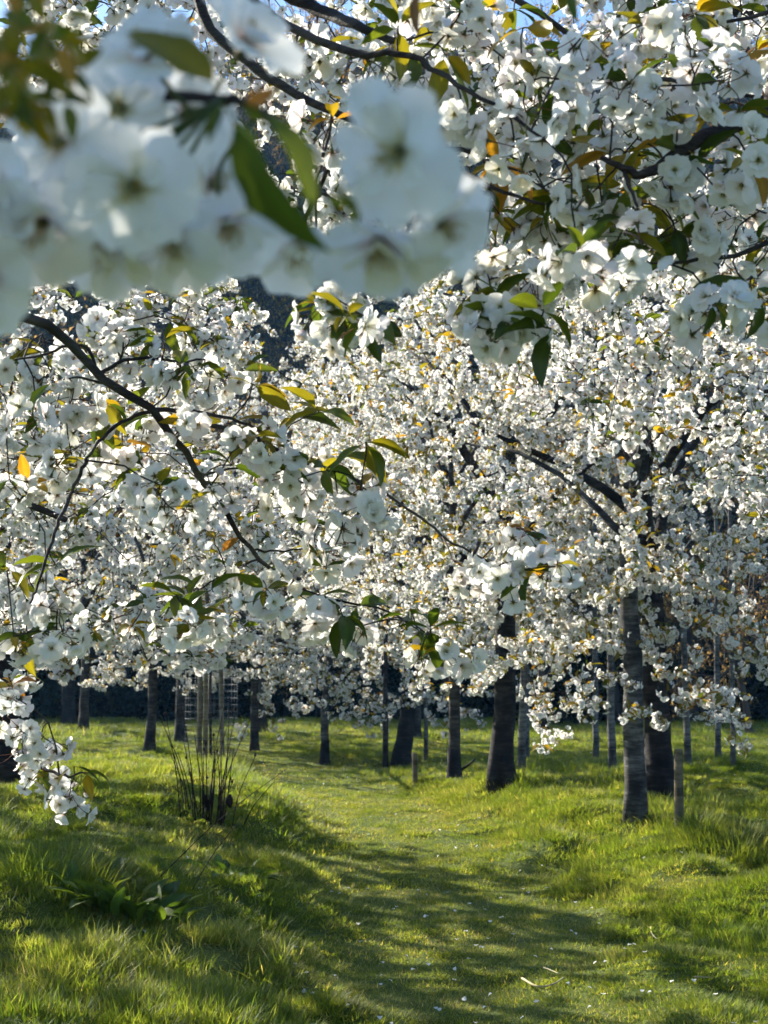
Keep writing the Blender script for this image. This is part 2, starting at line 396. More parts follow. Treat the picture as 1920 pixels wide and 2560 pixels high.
_GN = {}
def gn_group(coll):
    if coll.name in _GN: return _GN[coll.name]
    g = bpy.data.node_groups.new('scatter_' + coll.name, 'GeometryNodeTree')
    g.interface.new_socket('Geometry', in_out='INPUT', socket_type='NodeSocketGeometry')
    g.interface.new_socket('Geometry', in_out='OUTPUT', socket_type='NodeSocketGeometry')
    ns, ls = g.nodes, g.links
    gi = ns.new('NodeGroupInput'); go = ns.new('NodeGroupOutput')
    ci = ns.new('GeometryNodeCollectionInfo'); ci.inputs['Collection'].default_value = coll
    ci.inputs['Separate Children'].default_value = True; ci.inputs['Reset Children'].default_value = True
    ip = ns.new('GeometryNodeInstanceOnPoints'); ip.inputs['Pick Instance'].default_value = True
    def attr(nm, ty):
        a = ns.new('GeometryNodeInputNamedAttribute'); a.data_type = ty; a.inputs[0].default_value = nm; return a.outputs['Attribute']
    ls.new(gi.outputs[0], ip.inputs['Points']); ls.new(ci.outputs[0], ip.inputs['Instance'])
    ls.new(attr('idx', 'INT'), ip.inputs['Instance Index'])
    er = ns.new('FunctionNodeEulerToRotation'); ls.new(attr('rot', 'FLOAT_VECTOR'), er.inputs[0]); ls.new(er.outputs[0], ip.inputs['Rotation'])
    ls.new(attr('scl', 'FLOAT'), ip.inputs['Scale'])
    ls.new(ip.outputs[0], go.inputs[0]); _GN[coll.name] = g; return g
def scatter(name, recs, coll, parent=None, origin=(0, 0, 0)):
    """recs: array of x y z rx ry rz scale index; one uncountable mass"""
    r = np.asarray(recs, float).reshape(-1, 8)
    me = bpy.data.meshes.new(name); me.vertices.add(len(r))
    me.vertices.foreach_set('co', (r[:, :3] - np.asarray(origin)).astype(np.float32).ravel())
    a = me.attributes.new('rot', 'FLOAT_VECTOR', 'POINT'); a.data.foreach_set('vector', r[:, 3:6].astype(np.float32).ravel())
    a = me.attributes.new('scl', 'FLOAT', 'POINT'); a.data.foreach_set('value', r[:, 6].astype(np.float32))
    a = me.attributes.new('idx', 'INT', 'POINT'); a.data.foreach_set('value', r[:, 7].astype(np.int32))
    me.update()
    o = link(name, me, parent); stuff(o)
    md = o.modifiers.new('scatter', 'NODES'); md.node_group = gn_group(coll); return o
def individuals(name, recs, meshes, parent, origin):
    for r in recs:
        link(name, meshes[int(r[7])], parent, (r[0]-origin[0], r[1]-origin[1], r[2]-origin[2]), (r[3], r[4], r[5]), r[6])
def pick_largest(recs, n, size=.05):
    """the n pieces that show largest in the picture, and the rest"""
    r = np.asarray(recs, float).reshape(-1, 8)
    px, py = proj(r[:, :3]); inside = (px > -30) & (px < 1690) & (py > -40) & (py < 2250)
    key = np.where(inside, r[:, 6]*size/np.maximum(r[:, 1], .1), -1)
    o = np.argsort(-key); return r[o[:n]], r[o[n:]]
#@@SETTING
# ------------------------------------------------------------------ ground
def graded(a, b, step, lo, hi, g=1.35):
    xs = list(np.arange(a, b + 1e-6, step)); s = step; x = b
    while x < hi: s *= g; x += s; xs.append(x)
    s = step; x = a
    while x > lo: s *= g; x -= s; xs.insert(0, x)
    return np.array(xs)
gx = graded(-9, 9, .12, -500, 500); gy = graded(3, 34, .12, -120, 700)
X, Y = np.meshgrid(gx, gy); Z = ground_h(X, Y)
gv = np.stack([X, Y, Z], -1).reshape(-1, 3); nx = len(gx)
gf = [(j*nx+i, j*nx+i+1, (j+1)*nx+i+1, (j+1)*nx+i) for j in range(len(gy)-1) for i in range(nx-1)]
mb = MB(); mb.add(gv, gf); structure(link('ground', mb.mesh('ground', M_TURF)))
# wooded hillside behind the orchard
hx = np.linspace(-110, 110, 90); hy = np.r_[np.linspace(44, 110, 60), 160, 260]
X, Y = np.meshgrid(hx, hy)
def hill_h(x, y):
    return sst(47, 92, y)*(33 + 6*vnoise(x*.05, y*.05, 9)*2 + .02*x) + 1.2*vnoise(x*.3, y*.3, 8)*sst(46, 52, y) - .35
Z = hill_h(X, Y); nx = len(hx)
mb = MB(); mb.add(np.stack([X, Y, Z], -1).reshape(-1, 3), [(j*nx+i, j*nx+i+1, (j+1)*nx+i+1, (j+1)*nx+i) for j in range(len(hy)-1) for i in range(nx-1)])
structure(link('hillside', mb.mesh('hillside', M_HILL)))

# ------------------------------------------------------------------ grass
def blade(mb, rng, base, L, wdt, az, lean, arch, c, segs=3):
    t = np.linspace(0, 1, segs+1); a = lean + arch*t
    s = np.r_[0, np.cumsum(np.sin((a[1:]+a[:-1])/2))]*L/segs; h = np.r_[0, np.cumsum(np.cos((a[1:]+a[:-1])/2))]*L/segs
    d = np.array([math.cos(az), math.sin(az), 0]); p = np.array([-d[1], d[0], 0])
    ctr = np.asarray(base)[None, :] + d[None, :]*s[:, None] + np.array([0, 0, 1.])[None, :]*h[:, None]
    wv = wdt*.5*(1 - t**1.6); 
    v = np.empty((2*segs+1, 3)); v[0:2*segs:2] = ctr[:-1] - p*wv[:-1, None]; v[1:2*segs:2] = ctr[:-1] + p*wv[:-1, None]; v[-1] = ctr[-1]
    f = [(2*i, 2*i+1, 2*i+3, 2*i+2) for i in range(segs-1)] + [(2*segs-2, 2*segs-1, 2*segs)]
    mb.add(v, f, c)
def clump(rng, n, spread, h0, h1, wd, lean, arch, dry=.06):
    mb = MB()
    for k in range(n):
        r = spread*math.sqrt(rng.random()); a = rng.uniform(0, 6.283)
        az = a + rng.normal(0, .7)
        c = np.array([1, 1, 1])*rng.uniform(.75, 1.25)
        if rng.random() < dry: c = np.array([2.0, 1.5, 2.4])*rng.uniform(.8, 1.2)
        blade(mb, rng, (r*math.cos(a), r*math.sin(a), -.012), rng.uniform(h0, h1), wd*rng.uniform(.7, 1.3), az, abs(rng.normal(lean, .25)), rng.uniform(.2, 1)*arch, c)
    return mb
rng = np.random.default_rng(5)
GR = [clump(rng, 66, .085, .018, .042, .0042, .8, .8, .12) for i in range(4)]
GR += [clump(rng, 60, .085, .026, .06, .0046, .65, .9, .08) for i in range(4)]
GR += [clump(rng, 60, .09, .05, .105, .005, .5, 1.1, .10) for i in range(4)]
C_GRASS = proto_collection('proto_grass', [g.mesh('grass_clump', M_GRASS) for g in GR])
def grass_field(y0, y1, dens, s0, rng):
    half = lambda y: .27*y + 1.3
    n = int(dens*(y1-y0)*(half(y0)+half(y1)))
    y = rng.uniform(y0, y1, n*2); x = rng.uniform(-1, 1, n*2)*half(y1)
    k = np.abs(x) < half(y); x, y = x[k][:n], y[k][:n]; n = len(x)
    pn = pathness(x, y); L = vnoise(x*1.1, y*1.1, 21) + vnoise(x*2.7, y*2.7, 22)*.6 + .12 - pn*1.1
    L = L - sst(18, 28, y)*.25
    tier = np.where(L < -.12, 0, np.where(L < .42, 1, 2))
    idx = tier*4 + rng.integers(0, 4, n)
    sc = s0*rng.uniform(.75, 1.3, n)*np.where(tier == 0, 1, 1 + .3*np.clip(L, 0, 1))
    bare = (pn > .25) & (vnoise(x*1.6, y*1.6, 51) + .5*vnoise(x*4, y*4, 52) > .34) & (rng.random(n) < .7)
    sp_ = (-1.02, 7.35); bare |= (np.hypot((x-sp_[0])/.34, (y-sp_[1])/.22) < 1 + vnoise(x*5, y*5, 53)) & (rng.random(n) < .8)
    x, y, idx, sc = x[~bare], y[~bare], idx[~bare], sc[~bare]; n = len(x)
    e = .15; zx = (ground_h(x+e, y)-ground_h(x-e, y))/(2*e); zy = (ground_h(x, y+e)-ground_h(x, y-e))/(2*e)
    return np.stack([x, y, ground_h(x, y), np.arctan(zy), -np.arctan(zx), rng.uniform(0, 6.28, n), sc, idx], -1)
rng = np.random.default_rng(6)
g = np.concatenate([grass_field(5.2, 11, 470, 1.0, rng), grass_field(11, 19, 250, 1.25, rng), grass_field(19, 30, 80, 1.7, rng), grass_field(30, 50, 24, 2.6, rng)])
tag(scatter('meadow_grass', g, C_GRASS), 'green grass covering the orchard floor and the trodden path', 'grass')
#@@TREES
# ------------------------------------------------------------------ cherry trees
def smooth_path(pts, n):
    """Catmull-Rom through the points, n samples"""
    p = np.asarray(pts, float)
    if len(p) == 2: return p[0] + (p[1]-p[0])*np.linspace(0, 1, n)[:, None]
    q = np.vstack([2*p[0]-p[1], p, 2*p[-1]-p[-2]]); out = []
    for t in np.linspace(0, len(p)-1-1e-6, n):
        i = int(t); u = t-i; a, b, c, d = q[i:i+4]
        out.append(.5*(2*b + (c-a)*u + (2*a-5*b+4*c-d)*u*u + (3*b-a-3*c+d)*u**3))
    return np.array(out)
class Tree:
    def __init__(self, name, base, label, group=None, seed=0, cat='cherry tree'):
        self.base = np.array(base, float); self.rng = np.random.default_rng(seed)
        self.root = link(name, None, None, tuple(self.base)); tag(self.root, label, cat, group)
        self.sk = np.zeros((0, 3)); self.sr = np.zeros(0); self.twigs = MB(); self.bl = []; self.lf = []; self.spurs = []
    def part(self, name, mb, mat, smooth=True):
        mb.v = [v - self.base for v in mb.v]; return link(name, mb.mesh(name, mat, smooth), self.root)
    def skel(self, pts, rad): self.sk = np.vstack([self.sk, pts]); self.sr = np.r_[self.sr, rad]
    def trunk(self, pts, radii, mat, sides=14, flare=1.5, part='trunk', n=18):
        p = smooth_path(pts, n); r = np.interp(np.linspace(0, 1, n), np.linspace(0, 1, len(radii)), radii)
        d = p[:, 2]-p[0, 2]; r = r*(1 + (flare-1)*np.exp(-np.maximum(d, 0)/.16))
        p[0, 2] -= .12
        p[1:-1, :2] += self.rng.normal(0, .06, (n-2, 2))*r[1:-1, None]
        mb = MB(); tube(mb, p, r, sides, wob=.07); o = self.part(part, mb, mat)
        self.skel(p[n//3:], r[n//3:]); return o
    def limb(self, pts, r0, r1, mat, n=14, sides=8, part='limb', wig=.012):
        p = smooth_path(pts, n); r = np.linspace(r0, r1, n)
        p[1:] += self.rng.normal(0, wig, (n-1, 3))
        mb = MB(); tube(mb, p, r, sides, wob=.12); o = self.part(part, mb, mat)
        self.skel(p, r); return o
    def branch_to(self, tgt, rmin=.0018, taper=.006, sag=.12, n=7, sides=5, spur_from=.25, gap=.055, reach=None):
        """a twig from the nearest wood to a target; spurs along its outer part"""
        tgt = np.asarray(tgt, float); d = np.linalg.norm(self.sk - tgt, axis=1)
        tr = self.base[:2]; far = np.linalg.norm(self.sk[:, :2]-tr, axis=1) - np.linalg.norm(tgt[:2]-tr)
        cost = d + np.maximum(far, 0)*1.5 + np.maximum(self.sk[:, 2]-tgt[2]-.3, 0)*.25
        i = int(np.argmin(cost)); a = self.sk[i]; L = d[i]
        if L < .02: return
        mid = (a+tgt)/2 + np.array([0, 0, 1])*sag*L + self.rng.normal(0, .08*L, 3)
        p = smooth_path([a, mid, tgt], n); p[1:-1] += self.rng.normal(0, .018*L, (n-2, 3))
        r0 = min(self.sr[i]*.8, rmin + taper*L); r = np.linspace(max(r0, rmin), rmin, n)
        tube(self.twigs, p, r, sides, wob=.15, cap=False); self.skel(p[1:], r[1:])
        s = np.r_[0, np.cumsum(np.linalg.norm(np.diff(p, axis=0), axis=1))]
        t = s[-1] if reach is None else s[-1]
        lo = max(s[-1]*spur_from, s[-1] - (reach or 9))
        while t > lo:
            self.spurs.append(np.array([np.interp(t, s, p[:, k]) for k in range(3)]))
            t -= gap*self.rng.uniform(.6, 1.4) if self.rng.random() < .68 else gap*self.rng.uniform(2, 4.5)
    def finish(self, twig_mat):
        if self.twigs.n: stuff(self.part('twig', self.twigs, twig_mat))
    # near trees: every blossom is placed singly
    def dress_near(self, nflow=(4, 6), leafp=.5, scale=1.0, down=.6, leaf_len=(.03, .075), spurs=None):
        rg = self.rng
        for s in (self.spurs if spurs is None else spurs):
            for k in range(rg.integers(nflow[0], nflow[1]+1)):
                e = frame_to(hang_dir(rg, down), rg.uniform(0, 6.28)).to_euler()
                i = 15 if rg.random() < .06 else rg.integers(0, 15)
                self.bl.append((*(s + rg.normal(0, .006, 3)), e.x, e.y, e.z, scale*rg.uniform(.8, 1.05), i))
            if rg.random() < leafp:
                warm = rg.random()
                for k in range(rg.integers(2, 6)):
                    a = rg.uniform(0, 6.28); up = rg.normal(.25, .6)
                    self.leaf(s, np.array([math.cos(a), math.sin(a), up]), rg.uniform(*leaf_len), warm)
    def leaf(self, s, d, L, warm=None):
        rg = self.rng; warm = rg.random() if warm is None else warm
        d = Vector(d).normalized(); q = d.to_track_quat('Y', 'Z') @ Quaternion((0, 1, 0), rg.normal(0, .6)); e = q.to_euler()
        ci = int(np.clip(warm*4.2 + rg.normal(0, .9), 0, 5)); self.lf.append((*s, e.x, e.y, e.z, L, ci + 6*rg.integers(0, 3)))
    def place_near(self, nb=300, nl=300):
        if self.bl:
            a, b = pick_largest(self.bl, nb); individuals('blossom', a, BLOS_ME, self.root, self.base)
            if len(b): scatter('blossom_mass', b, C_BLOS, self.root, self.base)
        if self.lf:
            a, b = pick_largest(self.lf, nl); individuals('leaf', a, LEAF_ME, self.root, self.base)
            if len(b): scatter('leaf_mass', b, C_LEAF, self.root, self.base)
    # farther trees: clusters
    def place_far(self, leafp=.5, scale=1.0, singles=0):
        rg = self.rng; sp = np.array(self.spurs); 
        if singles:
            dist = sp[:, 1]; px, py = proj(sp); key = np.where((px > 0) & (px < 1659) & (py > 0), dist, 99); o = np.argsort(key)
            near, sp = sp[o[:singles//5]], sp[o[singles//5:]]
            self.dress_near((5, 5), leafp, scale, spurs=near); self.bl = self.bl[:300]; self.lf = self.lf[:300]
            individuals('blossom', self.bl, BLOS_ME, self.root, self.base); individuals('leaf', self.lf, LEAF_ME, self.root, self.base)
        n = len(sp)
        rec = np.hstack([sp, rg.normal(0, .22, (n, 2)), rg.uniform(0, 6.28, (n, 1)), scale*rg.uniform(.85, 1.15, (n, 1)), rg.integers(0, len(CLUS_ME), (n, 1))])
        scatter('blossom_mass', rec, C_CLUS, self.root, self.base)
        k = rg.random(n) < leafp; m = int(k.sum())
        rec = np.hstack([sp[k], rg.normal(0, .4, (m, 2)), rg.uniform(0, 6.28, (m, 1)), scale*rg.uniform(.85, 1.4, (m, 1)), rg.integers(0, len(TUFT_ME), (m, 1))])
        scatter('leaf_mass', rec, C_TUFT, self.root, self.base)

def orchard_tree(base, label, seed, r, h, cr, fork, zmin, ntar, mat, lean=(0, 0), nl=7, singles=0, extra=(), flare=1.5, ccen=(0, 0), gap=.072, leafp=.9, low=(), name='cherry_tree', group='white cherry trees of the orchard'):
    b = np.array(base); t = Tree(name, b, label, group, seed); rg = t.rng
    top = b + np.array([lean[0]*2.2, lean[1]*2.2, h*.72]); fk = b + np.array([lean[0], lean[1], fork])
    t.trunk([b, b + (fk-b)*.5 + np.array([rg.normal(0, .02), 0, 0]), fk, (fk+top)/2 + np.array([rg.normal(0, .1), rg.normal(0, .1), 0]), top], [r, r*.93, r*.85, r*.55, r*.2], mat, flare=flare)
    cc = np.array([b[0]+ccen[0], b[1]+ccen[1], zmin + (h-zmin)*.5])
    a0 = rg.uniform(0, 6.28)
    for k in range(nl):
        a = a0 + k*2.399; st = fk + (top-fk)*(k/nl)*.75
        L = cr*rg.uniform(.62, .9)*(1 - .35*k/nl); rise = rg.uniform(.35, .8)*L + .25
        e = st + np.array([math.cos(a)*L + ccen[0]*.5, math.sin(a)*L + ccen[1]*.5, rise])
        m = st + (e-st)*.5 + np.array([0, 0, rise*.22]) + rg.normal(0, .07, 3)
        t.limb([st, m, e], r*rg.uniform(.38, .5), r*.10, mat)
    for pts in extra: t.limb(pts, r*.5, r*.14, mat)
    # crown targets: clumpy, biased to the outer shell and to drooping skirts
    T = []; tries = 0
    while len(T) < ntar and tries < ntar*30:
        tries += 1
        d = rg.normal(0, 1, 3); d /= np.linalg.norm(d); q = cc + d*np.array([cr, cr, (h-zmin)*.5])*rg.uniform(.35, 1.0)**.6
        if q[2] < zmin + .5*max(0, vnoise(q[0]*.9 + seed, q[1]*.9)+.3): continue
        if vnoise(q[0]*1.1 + seed*3.1, q[1]*1.1 + q[2]*1.3, 4) + .6*vnoise(q[0]*2.3 + seed, q[1]*1.3 + q[2]*2.3, 6) < -.12: continue
        T.append(q)
    T = np.array(T); T = T[np.argsort(np.linalg.norm((T-fk)*[1, 1, .6], axis=1))]
    for q in T: t.branch_to(q, .0028, .007, sag=.16, n=6, sides=4, spur_from=.12, gap=gap, reach=.75)
    for (x, y) in low:                     # low hanging sprays
        t.branch_to(P(x, y, b[1] - .4 + rg.normal(0, .5)), .0026, .006, sag=.22, n=7, sides=4, spur_from=.3, gap=gap*.9, reach=.45)
    t.finish(M_TWIG); t.place_far(leafp, 1.0, singles); return t

# the trees whose trunks show (pixel of the foot; the ground gives the distance)
def foot(px, py): return on_ground(px, py)
TT = [
 # px, py, label, seed, r, h, cr, fork, zmin, ntar, bark, lean, extra kw
 (1372, 1768, 'grey smooth-barked cherry tree with the nearest full trunk, beside the tall stake', 21, .086, 6.0, 2.5, 2.3, 0.95, 445, M_BARK_GREY, (.0, .1), dict(singles=300, flare=1.3, ccen=(-.25, .2), low=[(1190,1598),(1168,1608),(1222,1580),(1270,1545),(1250,1520),(1390,1535),(1425,1560),(1530,1545),(1590,1590),(1605,1612),(1480,1535),(1345,1550),(1300,1520),(1560,1500),(1440,1500),(1610,1560)])),
 (1432, 1712, 'thick dark-trunked cherry tree just behind the grey trunk and tall stake', 22, .125, 6.8, 3.0, 1.9, 1.00, 445, M_BARK_OLD, (-.05, .1), dict(singles=200, flare=1.6)),
 (1085, 1693, 'stout dark cherry trunk right of the slim trunk with blackened foot', 23, .125, 6.4, 2.7, 2.0, 0.80, 445, M_BARK_OLD, (.05, 0), dict(singles=200, flare=1.55)),
 (981, 1686, 'slim straight cherry tree with blackened foot beside the short stake', 24, .072, 6.2, 2.3, 2.4, 0.90, 351, M_BARK, (-.03, 0), dict(flare=1.1)),
 (868, 1652, 'thick dark cherry trunk curving to the right, left of the short stake', 25, .135, 6.6, 3.0, 1.6, 0.35, 459, M_BARK_OLD, (.16, 0), dict(flare=1.5, low=[(770,1562),(800,1585),(832,1575),(940,1560),(962,1582),(1010,1572),(742,1545),(985,1550),(1040,1560),(780,1530)])),
 (702, 1650, 'slim leaning cherry tree with blackened foot and low fork, centre of the meadow', 26, .066, 6.0, 2.6, 1.85, 0.45, 405, M_BARK_GREY, (.07, 0), dict(flare=1.2)),
 (323, 1622, 'medium cherry trunk standing clear between far left trunk and staked sapling', 27, .085, 6.4, 2.9, 2.0, 0.70, 432, M_BARK, (.04, 0), dict()),
 (150, 1566, 'far thick dark cherry trunk at the left edge of the meadow', 28, .17, 7.0, 3.4, 1.7, 0.65, 405, M_BARK_OLD, (-.05, 0), dict()),
 (550, 1622, 'short-stemmed cherry tree behind and right of the staked sapling', 29, .072, 6.0, 2.6, 1.5, 0.60, 378, M_BARK, (0, 0), dict(low=[(590,1575),(612,1555),(520,1592),(515,1565),(560,1540),(640,1545),(605,1590)])),
 (2, 1690, 'dark cherry trunk cut by the left picture edge', 30, .15, 5.0, 1.9, 1.8, 1.3, 300, M_BARK_OLD, (-.1, 0), dict(singles=200, ccen=(-1.0, 0))),
]
TREES = []
for (px, py, lab, sd, r, h, cr, fk, zm, nt_, mat, ln, kw) in TT:
    b = foot(px, py); TREES.append(orchard_tree(b, lab, sd, r, h, cr, fk, zm, nt_, mat, ln, **kw))
# rows behind, trunks mostly hidden by the blossom in front
for i, (x, y, lab) in enumerate([(-9.5, 31, 'white cherry tree far behind the left edge'), (-6.6, 34, 'white cherry tree of the back row behind the medium clear trunk'), (-2.6, 33, 'white cherry tree of the back row behind the staked sapling'),
        (.6, 30, 'white cherry tree of the back row behind the curving dark trunk'), (3.4, 33, 'white cherry tree of the back row behind the stout dark trunk'), (-4.0, 30.5, 'white cherry tree of the back row behind the short stem')]):
    orchard_tree((x, y, gz(x, y)), lab, 60+i, .11, (8.2, 8.6, 9.6, 8.2, 8.0, 9.4)[i], 3.2, 1.9, .8, 380, M_BARK, gap=.085, leafp=.8)
orchard_tree((-4.4, 12.0, gz(-4.4, 12.0)), 'cherry tree added just left of the frame, its crown shading the left foreground', 81, .12, 5.6, 2.5, 1.8, 1.65, 420, M_BARK, singles=200, ccen=(.3, -.2))  # added to shade the foreground; only part of its crown enters the frame
orchard_tree((-7.1, 15.2, gz(-7.1, 15.2)), 'cherry tree added farther left outside the frame to shade the large left tussock', 82, .13, 5.8, 2.5, 1.8, 1.5, 420, M_BARK)  # out of view, added to throw shade over the large left tussock
orchard_tree((-5.9, 10.4, gz(-5.9, 10.4)), 'smaller cherry tree added left of the frame for broken shade at lower left', 83, .10, 5.2, 2.2, 1.8, 1.6, 190, M_BARK)  # unseen sparse crown, added for streaks of shade at the lower left
#@@NEAR
# ------------------------------------------------------------------ near trees: trunks outside the frame, boughs reaching into it
def PP(lst, d0, d1):
    n = len(lst); return [P(x, y, d0 + (d1-d0)*i/max(1, n-1)) for i, (x, y) in enumerate(lst)]
# --- the tree on the left that the camera stands beside
b1 = np.array([-2.45, 2.5, gz(-2.45, 2.5)])
N1 = Tree('cherry_tree', b1, 'nearest cherry tree on the left, its bough crossing the picture and blurred blossoms overhead', 'white cherry trees of the orchard', 101)
fk1 = b1 + np.array([.12, .0, 1.75])
N1.trunk([b1, b1 + [.05, .02, .9], fk1, fk1 + [.1, .1, .9], fk1 + [-.1, .1, 2.0]], [.1, .092, .085, .06, .02], M_BARK)
bough = PP([(65,690), (130,722), (215,812), (330,890), (390,960), (435,1035), (480,1090), (512,1150), (560,1208), (640,1262), (700,1292), (775,1305)], 2.65, 3.15)
N1.limb([fk1, fk1 + [.7, .02, .52], P(-160, 655, 2.6)] + bough, .0115, .0022, M_BARK, 34, 8, wig=.002)
def twigs(t, specs, mat=None):
    for (lst, d0, d1, r0, r1) in specs: t.limb(PP(lst, d0, d1), r0, r1, mat or M_TWIG, max(6, 3*len(lst)), 6, part='branch', wig=.0015)
twigs(N1, [
 ([(215,808), (262,782), (320,773), (380,782), (445,776)], 2.75, 2.85, .0042, .0018),
 ([(330,885), (420,890), (500,905), (560,930), (625,955)], 2.82, 3.0, .0048, .002),
 ([(370,905), (450,915), (530,940), (610,975), (690,1015), (760,1045)], 2.85, 3.1, .006, .0022),
 ([(690,1015), (760,1035), (820,1060), (900,1112), (960,1160), (1030,1200), (1075,1222), (1130,1245)], 3.08, 3.3, .0036, .0018),
 ([(340,888), (285,900), (235,935), (205,965), (188,995)], 2.84, 2.7, .0045, .002),
 ([(150,1072), (125,1130), (105,1190), (78,1270), (68,1305)], 2.72, 2.6, .004, .0018),
 ([(188,995), (170,1030), (150,1072)], 2.7, 2.72, .0036, .0032),
 ([(215,812), (180,745), (110,760), (30,780)], 2.76, 2.7, .0035, .002),
 ([(545,1190), (600,1192), (660,1184)], 3.0, 3.05, .0028, .0016),
 ([(560,1208), (500,1232), (470,1250), (430,1275)], 3.0, 2.95, .0026, .0015),
 ([(240,835), (190,820), (150,815)], 2.78, 2.72, .0032, .0018),
 ([(430,1030), (520,1010), (600,1015)], 2.95, 3.05, .003, .0016),
 ([(775,1305), (850,1325), (900,1375), (945,1425)], 3.15, 3.25, .0026, .0014),
])
# boughs overhead, sloping down to the right
N1.limb([fk1 + [.08, .08, .7], [-1.6, 2.4, 3.1], P(200, -190, 2.5), P(420, -90, 2.4), P(560, -50, 2.4), P(650, 0, 2.4), P(760, 50, 2.3), P(865, 92, 2.25)], .03, .005, M_BARK, 30, 7, wig=.002)
twigs(N1, [
 ([(420,-90), (520,-10), (605,42), (700,90), (790,118), (865,115), (940,150), (1000,190), (1090,238), (1180,300)], 2.4, 2.0, .009, .002),
 ([(420,-90), (440,40), (520,120), (600,178), (690,230), (770,262), (880,320), (995,366), (1080,410), (1175,442)], 2.42, 2.15, .0095, .0022),
 ([(560,-50), (800,-60), (1000,-60), (1130,10), (1210,62), (1290,120), (1350,155), (1470,180), (1560,195), (1690,215)], 2.5, 2.6, .007, .003),
 ([(880,320), (1010,330), (1060,352), (1110,365), (1180,410)], 2.2, 2.1, .004, .0018),
 ([(1350,155), (1400,150), (1440,120)], 2.55, 2.5, .003, .0015),
 ([(640,520), (672,580), (690,625), (730,660), (790,690)], 2.9, 2.7, .004, .0018),
 ([(995,500), (1020,580), (1075,620), (1130,650), (1190,690)], 2.7, 2.5, .004, .0018),
])
N1.limb([P(770, 262, 2.28), P(700, 380, 2.6), P(640, 520, 2.9)], .005, .004, M_TWIG, 8, 5, part='branch', wig=.001)
N1.limb([P(995, 366, 2.2), P(985, 430, 2.5), P(995, 500, 2.7)], .005, .004, M_TWIG, 8, 5, part='branch', wig=.001)
CL_L = [(65,790),(30,815),(110,830),(160,800),(180,770),(155,890),(70,925),(200,925),(125,1030),(155,1010),(95,1050),(60,1070),(20,1060),(165,990),(250,742),(230,715),(280,760),(290,800),(390,815),(410,835),(450,838),(490,838),(440,860),(260,1000),(235,1005),(345,1075),(320,1090),(370,1085),(430,1060),(455,1075),(435,1090),(380,1130),(355,1130),(550,970),(570,985),(605,1020),(620,1045),(640,1030),(700,1015),(720,1030),(675,1060),(660,1070),(620,1100),(640,1110),(785,1080),(770,1060),(790,1125),(820,1120),(725,1170),(740,1160),(700,1205),(725,1205),(560,1270),(575,1300),(590,1285),(330,920),(430,940),(415,1360),(440,1365),(395,1370),(685,1335),(705,1355),(680,1355),(780,1378),(760,1385),(100,1345),(130,1350),(135,1390),(120,1400),(30,1400),(25,1270),(55,1285),(85,1320),(1130,1195),(1135,1170),(1060,1260),(1035,1265),(1010,1250),(1080,1275),(1180,1235),(1200,1250),(945,1432),(965,1430)]
CL_R = [(1130,195),(1155,210),(1215,210),(1235,225),(1175,262),(1160,285),(1255,125),(1245,150),(1290,165),(1310,190),(1000,55),(1020,75),(1035,95),(1010,225),(1000,280),(1020,300),(1300,250),(1310,290),(1250,305),(1270,330),(1140,345),(1110,360),(1190,325),(1430,270),(1410,290),(1470,240),(1480,260),(1560,215),(1595,185),(1600,165),(1450,405),(1430,425),(1500,395),(1540,440),(1560,470),(1620,395),(1640,430),(1600,420),(1200,485),(1180,510),(1280,455),(1300,475),(1310,515),(1330,530),(1350,550),(1250,590),(1280,610),(1310,600),(1420,550),(1390,570),(1500,550),(1560,610),(1590,590),(1640,560),(1650,590),(1050,555),(1080,500),(1040,680),(1065,690),(1085,675),(1100,735),(1080,740),(1050,715),(1150,635),(1140,650),(700,680),(740,690),(720,720),(750,725),(690,700),(1560,715),(1540,700),(1640,740),(760,160),(800,170),(690,150),(640,130),(720,300),(860,180),(900,190),(930,60),(940,230),(1540,150),(1480,100),(1390,90),(1360,220),(1330,90)]
def near_spurs(t, lst, d0, d1, up=26):
    rg = t.rng
    for (x, y) in lst:
        d = rg.uniform(d0, d1); q = P(x, y - up*2.8/d, d); n0 = len(t.spurs)
        t.branch_to(q, .0014, .004, sag=.10, n=5, sides=5, spur_from=.97, gap=9)
N1.spurs = []; near_spurs(N1, CL_L, 2.65, 3.2); sl = N1.spurs
N1.spurs = []; near_spurs(N1, [c for c in CL_R if c[0] < 1270 or c[1] < 230], 1.95, 2.5, 30); sr = N1.spurs
N1.dress_near((5, 7), .6, 1.0, .55, spurs=sl); N1.dress_near((5, 7), .55, 1.0, .55, spurs=sr)
LG = [(365,690,.5),(350,735,.3),(520,800,.7),(545,830,.5),(690,890,.45),(790,955,.4),(600,915,.5),(735,985,.6),(270,955,.6),(310,1010,.35),(100,760,.5),(95,990,.6),(430,1272,.02),(455,1275,.05),(405,1290,.0),(380,1285,.05),(700,1225,.1),(740,1330,.05),(770,1310,.05),(880,1330,.1),(930,1360,.1),(1150,1235,.1),(690,1290,.1),(500,1005,.15),(420,790,.3),(560,945,.3),(640,900,.5),(40,1390,.1),(60,1380,.05),(20,1230,.4),(120,1220,.4),(700,1010,.2),(640,1040,.15),(230,870,.4),(270,880,.5)]
def leaf_group(t, lst, d0, d1, n=(3, 5), L=(.055, .085)):
    rg = t.rng
    for (x, y, wm) in lst:
        d = rg.uniform(d0, d1); q = P(x, y, d); t.spurs = []; t.branch_to(q, .0014, .004, n=4, sides=4, spur_from=.99)
        for k in range(rg.integers(n[0], n[1]+1)):
            a = rg.uniform(0, 6.28); t.leaf(q, (math.cos(a), math.sin(a)*.5, rg.normal(-.15, .5)), rg.uniform(*L), wm)
leaf_group(N1, LG, 2.7, 3.1)
